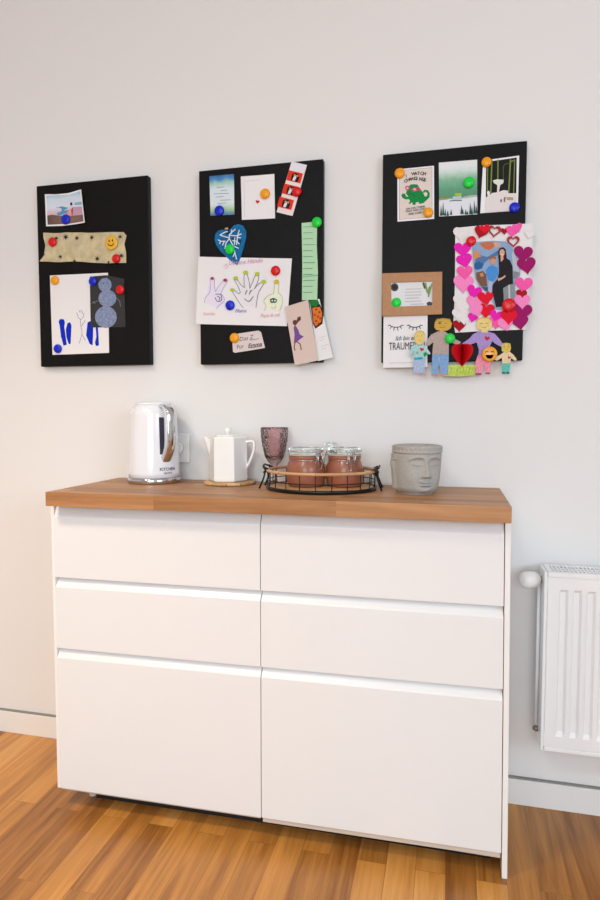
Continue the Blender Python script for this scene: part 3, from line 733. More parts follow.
for x, y, r, c in ((112, 158, 11, '#b5345f'), (188, 168, 12, '#b5345f'), (228, 224, 12, '#b7c92c'), (248, 156, 14, '#b7c92c'), (306, 122, 14, '#b7c92c'), (374, 130, 14, '#b7c92c'), (412, 176, 14, '#b7c92c'), (488, 176, 15, '#d9b92b')):
    s.add(c, F(*circ(x, y, r, r*.8, 12)))
s.text('#e39ec6', 'Unsere Hände', *F((205, 80))[0], 6.2, shear=.3, ang=.03); s.text('#7b74c4', 'Mama', *F((245, 358))[0], 5, shear=.3); s.text('#e9a9a9', 'Papa & ich', *F((390, 384))[0], 5, shear=.3); s.text('#f0b6b0', 'Familie', *F((60, 375))[0], 4.5, shear=.2)
s.add('#e39ec6', *stroke(F((180, 90), (195, 72), (205, 90), (185, 102)), .4))
s.done('hands_drawing', 'white sheet with three coloured hand drawings, across the middle board', 'drawing')
# teal heart ornament with openwork twigs
E_ = crop(210, 218, 15)
hp = E_((405, 705), (330, 660), (240, 580), (150, 490), (95, 410), (68, 330), (78, 240), (120, 190), (180, 175), (240, 180), (270, 195), (310, 160), (360, 110), (430, 92), (500, 120), (545, 200), (540, 300), (510, 430), (470, 560), (440, 640))
s = Sheet(hp, Yc-.0035, mat('#086aa2', .5, spec=.2, var=.2, bscale=60), thick=.003)
s.k = 1
s.add('#123a58', E_((230, 210), (290, 190), (300, 240), (240, 250)), E_((330, 210), (370, 170), (360, 240)), E_((150, 320), (210, 330), (160, 350)), E_((330, 300), (380, 290), (390, 330), (345, 330)), E_((420, 320), (470, 330), (460, 400)), E_((250, 340), (300, 330), (290, 380)))
for ln in ([(400, 620), (370, 500), (350, 420), (290, 310), (290, 250), (380, 170)], [(290, 300), (190, 270), (150, 255), (230, 210), (265, 205)], [(290, 310), (240, 380), (225, 460)], [(230, 350), (170, 350), (125, 330)], [(215, 350), (190, 410)], [(300, 260), (400, 270), (470, 240)], [(400, 400), (415, 280), (440, 185)],
           [(340, 340), (400, 350), (440, 390)], [(370, 430), (430, 455)], [(330, 180), (320, 240)], [(350, 580), (375, 520)], [(375, 300), (370, 400)], [(410, 290), (460, 300)], [(160, 350), (150, 390)]):
    s.line('#e3ebf2', E_(*ln), .95)
ho = s.done('heart_ornament', 'teal heart ornament with white branch pattern, above the hands drawing', 'ornament')
b = bmesh.new(); q0 = at(*E_((250, 165))[0], ho.location.y); q0 -= ho.location; tube(b, [(q0.x-.004, -.002, q0.z), (q0.x+.005, -.002, q0.z+.001)], .0028, 10); obj('bead', b, mat('#d8b59a', .5), ho)
# green list
G = crop(280, 210, 5.625)
s = Sheet(G((122, 74), (210, 66), (208, 200), (214, 350), (210, 505), (124, 508), (126, 300)), Yc, mat('#b3ddb4', .65), curl=lambda u, v: .0012+.001*u)
for i in range(12):
    y = 96+i*33.5; s.line('#5d9a74' if i % 4 else '#3f8a68', G((132, y), (132+(52 if i % 3 else 66), y-1)), .5)
s.line('#7cc39a', G((126, 378), (210, 368)), .8)
s.done('green_list', 'long narrow green paper list hanging at the right of the middle board', 'paper')
# white card with an apple print and pinned dancer card
s = Sheet(G((165, 515), (222, 500), (300, 830), (215, 850)), Yc-.0005, PAPER, curl=lambda u, v: .006*u*u, thick=.0005)
s.add('#232022', G((170, 520), (225, 530), (245, 575), (240, 640), (200, 668), (185, 640)))
s.add('#e07a2e', G((182, 550), (225, 545), (238, 580), (232, 630), (202, 655), (188, 630)))
for x, y in ((205, 560), (222, 575), (196, 590), (214, 600), (228, 610), (204, 625), (218, 640)): s.add('#b3301f', G(*circ(x, y, 6.5, n=8)))
s.add('#1d7a35', G((165, 512), (212, 505), (222, 525), (205, 545), (172, 540)))
for a, c in (((222, 720), (262, 708)), ((224, 735), (250, 728)), ((232, 770), (275, 756)), ((236, 785), (262, 778))): s.line('#c7c2cc', G(a, c), .35)
s.done('fruit_card', 'white card with an orange fruit print, jutting past the right edge of the middle board', 'card')
s = Sheet(G((28, 545), (158, 505), (216, 846), (84, 875)), Yc-.0075, mat('#d9c3b9', .6), thick=.0005)
s.add('#7a4f9a', G((76, 660), (88, 650), (102, 672), (112, 700), (134, 712), (112, 728), (92, 745), (78, 752), (82, 700)))
s.add('#6a4035', G(*circ(84, 633, 13, 15)), G((92, 625), (100, 602), (116, 598), (118, 618), (104, 628), (96, 640)))
s.add('#8a5a4c', *stroke(G((96, 742), (112, 752), (120, 785)), 1.2), *stroke(G((84, 748), (80, 770), (84, 790)), 1.1), *stroke(G((86, 650), (80, 662)), 1.2))
s.done('dancer_card', 'beige card with a running woman in a purple dress, tilted over the fruit card', 'card')
Hh = crop(225, 325, 13.04)
s = Sheet(Hh((90, 135), (180, 110), (435, 72), (470, 92), (522, 298), (340, 330), (130, 362), (104, 350)), Yc, mat('#ddd0cf', .6), thick=.0006)
s.text('#3c3436', 'Das Z', *Hh((185, 215))[0], 6.0, ang=.15, shear=.3); s.line('#5c5052', Hh((330, 200), (440, 178)), .5)
s.text('#4a3f55', 'Für', *Hh((150, 315))[0], 5.6, False, ang=.12, shear=.2); s.text('#4a2f35', 'Emma', *Hh((300, 300))[0], 6.0, True, ang=.12, shear=.3)
s.line('#5c5052', Hh((330, 298), (480, 276)), .5)
s.done('note_tag', 'small pale tag with handwriting, low on the middle board', 'tag')

# ---- right board
I = crop(390, 160, 12)
s = Sheet(I((88, 112), (528, 68), (530, 706), (90, 740)), Yc, mat('#ededf2', .45))
s.add('#8b8290', I((108, 128), (506, 88), (508, 686), (110, 716))).add('#e2d6cf', I((112, 132), (502, 92), (504, 682), (114, 712)))
GRN = '#168a45'
s.add(GRN, I((190, 400), (215, 330), (245, 295), (290, 290), (330, 295), (352, 330), (380, 370), (405, 410), (420, 440), (445, 430), (450, 400), (425, 380), (405, 400), (390, 385), (415, 358), (455, 362), (478, 400), (474, 450), (430, 490), (400, 520), (350, 528), (345, 505), (310, 510), (305, 540), (272, 538), (265, 505), (245, 525), (222, 525), (240, 490), (225, 470), (190, 475), (150, 455), (135, 425), (150, 402), (180, 405), (195, 440), (220, 440)))
s.add('#d0406c', I(*circ(208, 336, 26, 27)), I(*circ(296, 355, 36, 24)), I((320, 330), (350, 325), (372, 372), (330, 362))).add('#f0b8cc', I(*circ(210, 338, 14, 15)), I(*circ(296, 353, 20, 13)))
s.add('#0e5a2c', *stroke(I((270, 420), (290, 440), (310, 430)), .5), *stroke(I((230, 400), (250, 405)), .5), *stroke(I((340, 460), (360, 470)), .5))
for i, c in enumerate('I WATCH'):
    if c != ' ': s.text(INK, c, 390+(190+i*34)/12, 160+(212-(0, 12, 20, 24, 26, 24, 20)[i]-i*1.2)/12, 4.6, True, ang=.16-.04*i)
for i, c in enumerate('CHANGINGS'): s.text(INK, c, 390+(172+i*29)/12, 160+(278-(0, 14, 24, 30, 34, 34, 30, 25, 18)[i])/12, 4.6, True, ang=.22-.05*i)
for i, (t, x) in enumerate((('OH YOU THINK', 195), ('THAT WAS COLD', 188), ('AND SCARY', 222))): s.text(INK, t, *I((x, 602+i*31))[0], 2.6, True, ang=.07)
s.done('dinosaur_card', 'beige card with a green dinosaur in pink glasses, top left of the right board', 'card')
J = crop(434, 155, 12)
s = Sheet(J((58, 92), (518, 55), (520, 712), (62, 738)), Yc, ramp_mat('forest_print', 1, [(.26, '#e6e8f0'), (.34, '#4f8a66'), (.5, '#4f9a74'), (.68, '#7fb795'), (.82, '#cfe0da'), (.9, '#e4e7ea')], .05, 8))
s.add('#e3e6f0', J((66, 545), (300, 520), (516, 490), (518, 700), (66, 728)))
s.add('#b3bfb2', J((300, 520), (420, 488), (516, 478), (516, 500), (340, 525))).add('#b98c3c', J((66, 518), (160, 515), (170, 530), (66, 545)))
s.add('#a5c93c', J((245, 475), (262, 458), (330, 455), (328, 485), (300, 492), (250, 488))).add('#b8cfd4', J((225, 500), (330, 490), (332, 535), (222, 540)))
s.line('#2c4a3e', J((190, 552), (240, 548), (330, 545)), .7)
for x, y, h in ((85, 600, 130), (110, 560, 165), (135, 640, 90), (165, 660, 70), (205, 650, 68), (330, 600, 110), (345, 640, 70), (380, 650, 65), (400, 670, 45), (435, 570, 140), (455, 620, 95), (485, 545, 160), (508, 600, 105)):
    s.add('#2f5a50', J((x, y), (x+14, y+h), (x-14, y+h)))
s.done('forest_card', 'card with a misty green forest print, between dinosaur card and bathtub photo', 'card')
K = crop(474, 150, 10.909)
s = Sheet(K((100, 115), (494, 60), (478, 660), (68, 690)), Yc, mat('#eeeef2', .4))
s.add('#1d1f1b', K((132, 130), (466, 82), (460, 670), (128, 600)))
for x0, x1, w_ in ((196, 182, 1.3), (262, 258, 1.2), (398, 378, 1.4), (444, 432, 1.0), (150, 146, .9)): s.line('#7d8c4c', K((x0, 108), (x1, 470)), w_)
s.line('#4e6a3f', K((320, 190), (330, 160), (465, 120)), .6).line('#8b9a5a', K((400, 130), (440, 110)), .8).line('#58624c', K((318, 190), (320, 320)), .6)
s.add('#e6dfe0', K((128, 520), (200, 470), (260, 462), (320, 440), (370, 445), (372, 475), (462, 472), (468, 655), (126, 680)))
s.add('#e4e1de', K((204, 335), (250, 322), (325, 326), (318, 365), (285, 385), (272, 460), (250, 462), (254, 385), (215, 362)))
s.add('#ece9ea', K((140, 460), (162, 445), (176, 470), (165, 500), (150, 520), (146, 490)))
s.add('#8a6a5a', K(*circ(295, 555, 11, 18)), K((325, 520), (345, 510), (340, 572), (322, 565))).add('#b59a83', K((350, 520), (390, 515), (430, 522), (425, 550), (360, 548)))
s.done('bathtub_photo', 'white-bordered photo of a white basin before dark bamboo, top right of the right board', 'photo')
# heart-covered picture frame
L_ = crop(450, 218, 6.667)
fr = thing('heart_picture_frame', 'white paper picture frame covered in pink and red hearts, on the right board', 'picture frame', (0, 0, 0))
o_ = L_((35, 66), (200, 50), (420, 44), (556, 38), (540, 300), (520, 560), (505, 745), (250, 752), (35, 765), (22, 700), (30, 560), (34, 300))
s = Sheet(o_, Yc-.0015, mat('#ebe8ea', .75, bump=.3, bscale=120), curl=lambda u, v: .004*u*u, thick=.0015); org = Vector((s.cx, s.y, s.cz)); fr.location = org; CURLF = s.curl; X0f, X1f = s.x0, s.x1
s.done('frame_sheet', parent=fr)
P_ = crop(470, 238, 11.54)
FY = lambda px, py: Yc-.0015-.004*((at(px, py, Yc).x-org.x-X0f)/(X1f-X0f))**2
s = Sheet(L_((148, 190), (165, 165), (190, 158), (280, 152), (360, 155), (400, 170), (430, 230), (455, 290), (470, 345), (468, 385), (440, 420), (435, 470), (440, 530), (420, 570), (370, 600), (340, 612), (300, 605), (280, 545), (235, 485), (195, 455), (168, 400), (158, 320), (152, 250)), Yc-.0058, mat('#7d9cc4', .35), thick=.0003)
s.add('#5577a8', P_((60, 180), (200, 220), (330, 140), (320, 200), (220, 240), (120, 330), (60, 300))).add('#c9714b', P_((110, 60), (200, 45), (290, 50), (280, 100), (230, 140), (180, 130), (130, 90))).add('#d9a68e', P_((270, 50), (350, 60), (340, 100), (290, 110)))
s.add('#d6915f', P_((40, 160), (70, 130), (80, 170), (130, 150), (100, 190), (135, 215), (90, 225), (60, 250), (40, 230))).add('#31609c', P_((50, 290), (100, 270), (160, 300), (140, 350), (80, 370), (50, 350)))
s.add('#7b5546', P_((70, 400), (150, 380), (185, 420), (200, 560), (130, 560), (75, 480))).add('#c98f6a', P_((110, 410), (150, 400), (160, 440), (125, 450))).add('#2f5878', P_((130, 565), (250, 570), (260, 640), (180, 610)))
s.add('#b9bfd0', P_((480, 180), (500, 140), (560, 320), (575, 400), (540, 450), (500, 440), (490, 300))).add('#8d8790', P_((500, 380), (575, 400), (540, 460), (500, 470)))
s.add('#8a9296', P_((380, 540), (505, 500), (520, 690), (480, 740), (390, 700))).add('#c3c8c4', P_((440, 540), (460, 540), (465, 720), (445, 720)))
s.add('#a9b7d6', P_((215, 480), (262, 490), (262, 600), (240, 640), (205, 610))).add('#4a8fd8', P_((185, 370), (215, 330), (260, 315), (320, 345), (325, 430), (300, 460), (262, 505), (215, 490), (190, 430)))
s.add('#c99a82', P_(*circ(263, 268, 34, 42))).add('#a5654a', P_((225, 260), (228, 225), (262, 205), (300, 225), (302, 250), (265, 235)))
s.add('#201d24', P_((330, 250), (410, 230), (460, 260), (490, 330), (495, 530), (450, 540), (380, 580), (388, 680), (385, 790), (300, 800), (285, 740), (255, 600), (260, 540), (320, 470), (335, 400)))
s.add('#2a1a18', P_((325, 160), (340, 120), (380, 108), (410, 130), (420, 200), (425, 270), (390, 290), (350, 300), (328, 240)))
s.add('#d9a48c', P_(*circ(370, 172, 30, 42)), P_((352, 210), (385, 210), (385, 250), (355, 280)), P_((318, 470), (360, 460), (405, 430), (412, 448), (370, 478), (325, 500)))
s.line('#f3e8e4', P_((356, 192), (372, 199), (388, 190)), .5)
s.done('family_photo', parent=fr)
HC = {'r': '#e20c2c', 'd': '#a80a1e', 'p': '#f75cac', 'l': '#f88cc8', 'm': '#ea1cb6', 'b': '#9c0a64', 'w': '#e9e5e6'}
hearts = [('w', 75, 110, 95, 0), ('w', 65, 560, 85, .2), ('w', 90, 600, 80, -.2), ('w', 60, 650, 85, .1), ('w', 95, 680, 70, 0), ('w', 530, 110, 60, .2),
          ('l', 160, 570, 95, .1), ('l', 178, 622, 80, -.3), ('m', 150, 668, 62, .2), ('m', 158, 497, 90, .35), ('l', 90, 445, 120, .05), ('p', 98, 368, 95, -.05), ('m', 98, 290, 95, -.25), ('m', 85, 214, 100, -.05),
          ('d', 205, 98, 82, .3), ('r', 232, 75, 60, -.2), ('d', 362, 90, 44, 0), ('p', 415, 92, 75, .1), ('p', 450, 68, 62, -.3), ('b', 487, 245, 112, .1), ('b', 512, 322, 112, -.15), ('p', 492, 450, 105, .05), ('d', 476, 512, 66, .1), ('l', 482, 562, 95, 0),
          ('p', 310, 700, 90, .2), ('m', 305, 655, 75, .3), ('l', 372, 712, 90, -.2), ('r', 240, 538, 95, -.15), ('r', 240, 622, 100, .1), ('b', 482, 632, 115, .1), ('b', 468, 700, 100, -.1), ('r', 392, 664, 100, .05), ('d', 62, 722, 78, 0)]
for i, (c, x, y, sz, rot) in enumerate(hearts):
    P = L_(*heart(x, y, sz*1.22, rot)); s = Sheet(P, FY(*L_((x, y))[0])-.0026-.00045*(i % 4)-(.0012 if 140 < x < 460 and y > 150 else 0), mat(HC[c], .6, spec=.15, var=.08, bscale=300), thick=.0008); s.done('heart', parent=fr)
for c, x, y, sz, rot in (('d', 295, 92, 96, .12), ('d', 422, 160, 92, -.05)):
    P = heart(x, y, sz, rot, 40); Q = heart(x, y, sz*.62, rot, 40); yy = FY(*L_((x, y))[0])-.0040
    A_ = [at(*q, yy) for q in L_(*P)]; B_ = [at(*q, yy) for q in L_(*Q)]; bm = bmesh.new(); n = len(A_)
    for k in range(n):
        j = (k+1) % n; q = [A_[k], A_[j], B_[j], B_[k]]
        bot = [v+Vector((0, .0006, 0))-org for v in q]; top = [v-Vector((0, .0004, 0))-org for v in q]
        for f in (top, bot[::-1], [top[0], top[1], bot[1], bot[0]], [top[2], top[3], bot[3], bot[2]]): quad(bm, f)
    o = obj('heart_outline', bm, mat(HC[c], .6), fr)
# cardboard frame
M_ = crop(376, 265, 8.186)
kf = thing('cardboard_frame', 'brown cardboard passe-partout frame with a verse card, above the eyelash card', 'picture frame', (0, 0, 0))
yy = Yc-.010
O = [at(*q, yy) for q in M_((50, 68), (542, 55), (540, 402), (52, 418))]; Iq = [at(*q, yy) for q in M_((122, 142), (462, 132), (460, 330), (126, 342))]
kf.location = (sum(v.x for v in O)/4, yy, sum(v.z for v in O)/4); bm = bmesh.new()
for k in range(4):
    j = (k+1) % 4; q = [O[k]-kf.location, O[j]-kf.location, Iq[j]-kf.location, Iq[k]-kf.location]; prism(bm, q, [v+Vector((0, .0085, 0)) for v in q])
KM = mat('#b88a64', .8, var=.05, bscale=90); obj('frame', bm, KM, kf)
s = Sheet(M_((112, 132), (472, 122), (470, 340), (116, 352)), yy+.0045, mat('#dfe1e6', .5), thick=.0004)
s.add('#4b4f55', M_(*circ(152, 182, 32, 34, 16)), M_(*circ(438, 318, 24, 18, 16))).add('#31352f', M_(*circ(152, 182, 20, 20, 12)))
for i in range(5): s.line('#a08a78', M_((240, 198+i*25), (372-(20 if i == 3 else 0), 195+i*25)), .4)
s.line('#a08a78', M_((285, 322), (390, 319)), .4)
for a, c, w_ in (((390, 145), (430, 240), 1.3), ((405, 150), (420, 220), 1.6), ((455, 160), (430, 260), 1.4), ((440, 180), (425, 225), 1.8)): s.line('#7f9a5c', M_(a, c), w_)
s.line('#3f5a38', M_((386, 150), (400, 190)), 1.5)
s.done('verse_sheet', parent=kf)
s = Sheet(M_((62, 400), (422, 400), (420, 835), (58, 842)), Yc-.0005, PAPER, thick=.0006)
for cx in (163, 318):
    s.line(INK, M_(*[(cx+48*math.cos(a), 488+22*math.sin(a)) for a in [PI*(.08+.84*i/9) for i in range(10)]]), .8)
    for i in range(6):
        a = PI*(.06+.88*i/5); s.line(INK, M_((cx+48*math.cos(a), 488+22*math.sin(a)), (cx+63*math.cos(a), 488+ (48 if 0 < i < 5 else 16)*math.sin(a)+ (0 if 0<i<5 else 4))), .75)
s.text(INK, 'Ich bin eine', *M_((158, 618))[0], 6.4, shear=.35, xs=.8); s.text('#3a3032', 'TRAUMFRAU', *M_((105, 696))[0], 10.6, align='LEFT', xs=.58)
s.line('#b3adb0', M_((108, 802), (385, 798)), .3)
s.done('eyelash_card', 'white card reading Traumfrau under two closed eyelashes, at the lower left of the right board', 'card')
# strip of paper grass behind the figures
N_ = crop(405, 310, 10); Q_ = crop(455, 305, 8.571)
s = Sheet([(444, 365.5), (462, 364.8), (477, 365.2), (476.5, 375), (460, 376.5), (443, 376)], Yc-.001, mat('#c5d860', .7, var=.18, bscale=150), curl=lambda u, v: .004)
for i in range(16): s.line('#9cbb3a', [(445+i*2, 374.5), (446+i*2+(i % 3), 367.5)], .4)
s.done('grass_strip', 'yellow-green paper grass strip between the two tall paper figures', 'paper')

def fig(name, label, cf, body, legs, head, yy, shirt, pants, skin='#e0c568', shoes='#c46a80', hair=None, extra=None):
    allp = [at(*q, yy) for q in cf(*(body+legs))]
    root = thing(name, label, 'paper figure', (sum(v.x for v in allp)/len(allp), yy, sum(v.z for v in allp)/len(allp)), group='home-made paper figures along the right board')
    s = Sheet(cf(*legs), yy, mat(pants, .7, var=.16, bscale=220), thick=.0006)
    if shoes:
        for q in extra.get('shoes', []): s.add(shoes, cf(*q))
    s.done('legs', parent=root)
    s = Sheet(cf(*body), yy-.0007, mat(shirt, .7, var=.12, bscale=220), thick=.0006)
    for c, pts in extra.get('marks', []): s.add(c, cf(*pts))
    s.done('upper_body', parent=root)
    s = Sheet(cf(*head), yy-.0014, mat(skin, .7, var=.05, bscale=100), thick=.0006)
    for c, pts in extra.get('face', []): s.add(c, cf(*pts))
    for c, ln, w_ in extra.get('lines', []): s.line(c, cf(*ln), w_)
    s.done('head', parent=root)
    return root
rect = lambda x0, y0, x1, y1, r=8: [(x0+r, y0), (x1-r, y0), (x1, y0+r), (x1, y1-r), (x1-r, y1), (x0+r, y1), (x0, y1-r), (x0, y0+r)]
fig('paper_figure', 'small paper boy in a pale turquoise shirt, overlapping the eyelash card', N_,
    [(108, 345), (125, 352), (150, 355), (180, 345), (215, 375), (255, 430), (248, 446), (205, 432), (204, 480), (92, 486), (90, 400), (62, 465), (40, 460), (60, 380), (85, 352)],
    [(88, 478), (204, 474), (196, 560), (196, 636), (140, 636), (85, 636), (84, 560)], [(100, 240), (120, 212), (150, 204), (182, 214), (198, 250), (192, 300), (165, 340), (152, 350), (128, 348), (112, 320), (94, 290)],
    Yc-.013, '#a5d3d3', '#a9bedb', '#e6cb76', '#c59aa8',
    extra=dict(shoes=[[(86, 626), (138, 626), (138, 640), (86, 640)], [(145, 626), (196, 626), (196, 640), (145, 640)]], marks=[('#cf3346', heart(168, 398, 46, .2)), ('#1f9a4a', [(185, 430), (210, 418), (225, 440), (200, 468), (186, 460)]), ('#2ba3c8', [(94, 476), (175, 470), (176, 492), (94, 498)]), ('#9fa6a0', [(108, 418), (135, 412), (138, 436), (112, 440)])],
               face=[('#b08d3a', circ(128, 258, 5, 4, 8)), ('#b08d3a', circ(165, 255, 5, 4, 8))], lines=[('#b59130', [(128, 298), (145, 306), (165, 296)], .35), ('#c8a23e', [(100, 245), (120, 216), (150, 208), (182, 216), (196, 245)], .6)]))
fig('paper_figure', 'tall paper man in a grey-brown shirt and blue trousers', N_,
    [(330, 212), (400, 215), (440, 245), (500, 290), (560, 320), (545, 345), (500, 340), (438, 318), (438, 440), (272, 444), (284, 320), (240, 358), (205, 352), (222, 300), (262, 245), (300, 228)],
    [(272, 436), (438, 434), (436, 540), (430, 650), (360, 652), (350, 570), (342, 545), (328, 580), (322, 655), (262, 652), (270, 540)], [(300, 120), (318, 90), (380, 80), (448, 88), (470, 130), (460, 180), (425, 204), (380, 210), (380, 222), (350, 222), (348, 206), (310, 198), (292, 170)],
    Yc-.0055, '#b5a29c', '#7ea5d3', '#cfa646', '#c4909a',
    extra=dict(shoes=[[(262, 640), (320, 640), (320, 654), (262, 654)], [(362, 640), (430, 638), (430, 652), (362, 652)]], marks=[('#a5b9d8', [(330, 470), (352, 470), (346, 530)])],
               face=[('#4d4028', circ(348, 132, 13, 8, 10)), ('#8f7432', circ(405, 132, 7, 5, 8))], lines=[('#7c6428', [(330, 112), (352, 118), (368, 116)], .5), ('#8f6a24', [(350, 172), (380, 178), (410, 168)], .5), ('#b08a34', [(302, 120), (320, 94), (380, 84), (446, 92), (466, 130)], .8)]))
fig('paper_figure', 'tall paper woman in a lilac top and pink trousers', Q_,
    [(228, 222), (285, 228), (340, 245), (380, 290), (415, 340), (395, 358), (350, 335), (318, 310), (300, 350), (300, 425), (200, 430), (205, 385), (185, 320), (130, 340), (72, 350), (60, 330), (120, 290), (155, 250), (190, 232)],
    [(200, 420), (302, 418), (310, 480), (300, 590), (262, 592), (255, 530), (250, 505), (240, 540), (225, 600), (172, 598), (170, 540), (178, 480)], [(188, 140), (198, 115), (235, 105), (290, 108), (312, 130), (318, 180), (300, 208), (282, 212), (280, 235), (228, 235), (226, 214), (195, 208), (184, 180)],
    Yc-.0055, '#a98fcd', '#ee8fa8', '#e9cf84', '#9c4a78',
    extra=dict(shoes=[[(172, 584), (226, 584), (226, 600), (172, 600)], [(262, 578), (300, 578), (300, 592), (262, 592)]], marks=[('#c8264a', heart(275, 290, 50, .1))],
               face=[('#d98f7c', circ(215, 180, 7, 5, 8)), ('#d98f7c', circ(285, 180, 7, 5, 8))], lines=[('#8a6a30', [(215, 155), (228, 160), (240, 155)], .45), ('#8a6a30', [(262, 155), (275, 160), (288, 155)], .45), ('#a5632c', [(230, 188), (250, 196), (272, 186)], .45), ('#c8a648', [(190, 138), (200, 118), (235, 108), (290, 112), (310, 130)], .7)]))
fig('paper_figure', 'small paper child in turquoise shorts, rightmost of the figures', Q_,
    [(420, 402), (470, 402), (500, 425), (530, 465), (518, 480), (480, 455), (474, 498), (404, 500), (402, 452), (360, 478), (330, 466), (328, 415), (345, 412), (355, 440), (385, 428)],
    [(402, 492), (474, 490), (470, 550), (466, 590), (440, 592), (400, 588), (402, 540)], [(398, 348), (410, 328), (440, 324), (474, 330), (480, 370), (472, 398), (455, 402), (452, 412), (428, 412), (426, 402), (402, 396)],
    Yc-.0055, '#e5cfa9', '#5fbfae', '#dcc25a', '#46606c',
    extra=dict(shoes=[[(404, 574), (432, 574), (432, 590), (404, 590)], [(440, 574), (466, 574), (466, 590), (440, 590)]], marks=[('#c42f3a', heart(464, 452, 30, .3)), ('#efe6c6', circ(342, 440, 16, 30, 12))],
               face=[('#a5862c', circ(424, 358, 4, 4, 8)), ('#a5862c', circ(452, 358, 4, 4, 8))], lines=[('#b5902c', [(420, 332), (420, 372)], .5), ('#b5902c', [(460, 330), (462, 372)], .5), ('#a5762c', [(428, 380), (440, 385), (452, 378)], .4)]))
# folded honeycomb heart
hc = at(*Q_((62, 430))[0], Yc-.018); R = .0190
bm = bmesh.new(); prof = [(p[0], -p[1]) for p in heart(0, 0, 1)]
half = [p for p in prof if p[0] >= -1e-6]; half.sort(key=lambda p: -p[1]); 
hw_ = (at(*Q_((155, 400))[0], Yc-.018).x-at(*Q_((-35, 400))[0], Yc-.018).x)/2; hh_ = (at(*Q_((60, 340))[0], Yc-.018).z-at(*Q_((60, 532))[0], Yc-.018).z)
curve = [(.0, .40), (.16, .49), (.34, .50), (.46, .40), (.5, .24), (.45, .04), (.32, -.16), (.15, -.34), (.0, -.5)]
cv = spline([(a, 0, c) for a, c in curve], 4); NL = 22
for k in range(NL):
    ang = -PI*(k+.0)/(NL-1); a2 = ang
    for e in (-1, 1):
        pts = [(p.x*2*hw_*math.cos(a2), p.x*2*hw_*math.sin(a2)*.55, p.z*hh_) for p in cv]
        nx, ny = -math.sin(a2)*.0003*e, math.cos(a2)*.0003*e
        vs = [bm.verts.new((x+nx, y+ny, z)) for x, y, z in pts]; ax_ = [bm.verts.new((nx, ny, z)) for x, y, z in (pts[0], pts[-1])]
        for i in range(len(vs)-1):
            t0 = bm.verts.new((nx, ny, pts[i][2])); t1 = bm.verts.new((nx, ny, pts[i+1][2])); bm.faces.new((vs[i], vs[i+1], t1, t0))
bmesh.ops.remove_doubles(bm, verts=bm.verts[:], dist=.00005)
o = obj('honeycomb_heart', bm, mat('#d80c1c', .6, spec=.2), loc=(hc.x, Yc-.0085, hc.z)); tag(o, 'red fanned tissue-paper heart between the two tall paper figures', 'ornament')

# ------------------------------------------------------------------ magnets and buttons
def magnet(px, py, rpx, col, where, yy=None, shape='round'):
    yy = (Yc-.0016) if yy is None else yy; c = at(px, py, yy-.004); k = (at(px+1, py, yy).x-at(px, py, yy).x); r = rpx*k
    bm = bmesh.new(); lathe(bm, [(.002, 0), (r*.97, 0), (r, .0008), (r, .0030), (r*.94, .0048), (r*.78, .0064), (r*.5, .0076), (r*.22, .0081), (.0004, .0082)], 28)
    bmesh.ops.rotate(bm, verts=bm.verts[:], matrix=Matrix.Rotation(PI/2, 3, 'X'))
    cn = {'b': 'blue', 'r': 'red', 'y': 'yellow', 'g': 'green'}[col]
    m = mat({'b': '#0624cc', 'r': '#dc0814', 'y': '#f5a30c', 'g': '#05d83c'}[col], .3, spec=.4)
    o = obj('magnet', bm, m, loc=(c.x, yy, c.z)); tag(o, cn+' round magnet '+where, 'magnet', 'round coloured magnets on the boards'); return o
Ya = Yc-.0016
magnet(65.3, 219.2, 4.4, 'b', 'at the foot of the photo of the dancer', Yc-.0015)
magnet(52.0, 241.8, 4.0, 'r', 'at the left end of the starred paper strip', Yc-.0070)
magnet(115.8, 258.4, 4.0, 'r', 'at the lower right end of the starred paper strip', Yc-.0070)
magnet(54.4, 280.2, 3.9, 'y', 'on the upper left corner of the blue drawing')
magnet(92.4, 281.2, 3.9, 'b', 'where the snowman card meets the blue drawing', Yc-.0030)
magnet(57.3, 348.6, 3.9, 'b', 'on the lower left corner of the blue drawing')
magnet(119.8, 289.6, 4.1, 'r', 'beside the head of the chalk snowman', Yc-.0030)
magnet(219, 210.5, 4.8, 'b', 'at the foot of the verse card')
magnet(264.8, 193.4, 4.8, 'y', 'on the white card with the tiny red heart', Yc-.0030)
magnet(296.6, 191.4, 4.7, 'r', 'on the middle photo of the photo strip', Yc-.0045)
magnet(316.6, 222, 4.9, 'g', 'at the top of the green list', Yc-.0040)
magnet(229.6, 249.2, 4.7, 'g', 'on the teal heart ornament', Yc-.0052)
magnet(275.3, 270.5, 4.7, 'r', 'on the upper right of the hands drawing', Yc-.0030)
magnet(229.8, 305.2, 4.6, 'b', 'between the purple hand and the big hand', Yc-.0040)
magnet(234.2, 337.8, 4.6, 'y', 'on the corner of the handwritten tag')
magnet(399.6, 172.9, 5.1, 'y', 'on the upper left corner of the dinosaur card')
magnet(428.2, 212.3, 5.0, 'y', 'on the lower right corner of the dinosaur card')
magnet(468.8, 182.2, 5.5, 'g', 'on the forest card')
magnet(486.6, 161.8, 5.1, 'y', 'on the upper left corner of the bathtub photo')
magnet(514.5, 207.2, 5.3, 'b', 'on the lower right corner of the bathtub photo')
magnet(471.2, 240.8, 5.1, 'r', 'on the upper left of the heart picture frame', Yc-.0052)
o = magnet(508.8, 305.0, 7.0, 'r', 'large, below the family photo in the heart picture frame', Yc-.0118)
magnet(396.4, 302.4, 4.8, 'g', 'inside the brown cardboard frame', yy-.0000+.0035)
magnet(450.0, 338.4, 5.2, 'g', 'on the shoulder of the tall paper man', Yc-.0085)
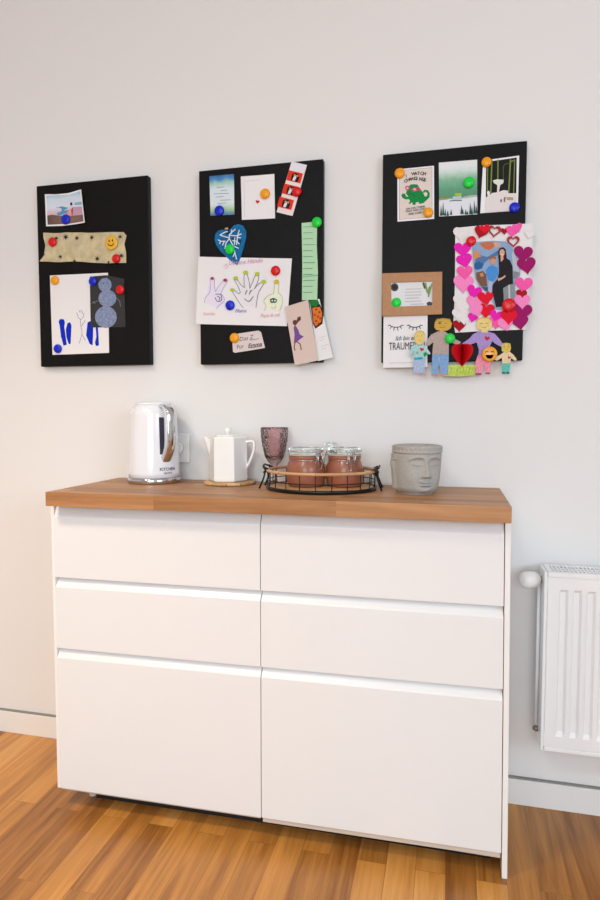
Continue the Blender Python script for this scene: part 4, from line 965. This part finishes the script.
def button(px, py, rpx, label, yy, laugh, base):
    c = at(px, py, yy-.003); k = at(px+1, py, yy).x-at(px, py, yy).x; r = rpx*k
    root = thing('smiley_button', label, 'button', (c.x, yy, c.z))
    bm = bmesh.new(); lathe(bm, [(.002, 0), (r*.98, 0), (r, .001), (r*.98, .0035), (r*.85, .0046), (.0004, .0050)], 32); bmesh.ops.rotate(bm, verts=bm.verts[:], matrix=Matrix.Rotation(PI/2, 3, 'X')); obj('disc', bm, mat(base, .35, coat=.4), root)
    bm = bmesh.new(); dk = []
    def put(poly): 
        vs = [bm.verts.new((x*r, -.00525-.0002, z*r)) for x, z in poly]; bm.faces.new(vs)
    if laugh:
        put([(-.5+1.0*i/12, -.12) for i in range(13)]+[(.5*math.cos(a), -.12+.52*math.sin(a)) for a in [-PI*i/12 for i in range(1, 12)]])
    else:
        for e in (-1, 1): put(circ(e*.26, .28, .09, .19, 12))
        n = 14
        for i in range(n):
            a0, a1 = PI*(1.12+.76*i/n), PI*(1.12+.76*(i+1)/n)
            put([(.56*math.cos(a0), .12+.62*math.sin(a0)), (.56*math.cos(a1), .12+.62*math.sin(a1)), (.48*math.cos(a1), .12+.50*math.sin(a1)), (.48*math.cos(a0), .12+.50*math.sin(a0))])
    if laugh:
        for e in (-1, 1):
            for i in range(8):
                a0, a1 = PI*i/8, PI*(i+1)/8; put([(e*.36+.20*math.cos(a0), .18+.22*math.sin(a0)), (e*.36+.20*math.cos(a1), .18+.22*math.sin(a1)), (e*.36+.13*math.cos(a1), .18+.14*math.sin(a1)), (e*.36+.13*math.cos(a0), .18+.14*math.sin(a0))])
    bmesh.ops.solidify(bm, geom=bm.faces[:], thickness=.0003)
    obj('face', bm, mat('#9c1d20' if laugh else '#2a2010', .5), root)
button(111.2, 242.8, 6.3, 'yellow smiley button on the starred paper strip', Yc-.0070, False, '#f0b92c')
button(489.6, 354.0, 7.8, 'orange laughing-face button between the paper woman and the smallest paper child', Yc-.0110, True, '#f0a020')
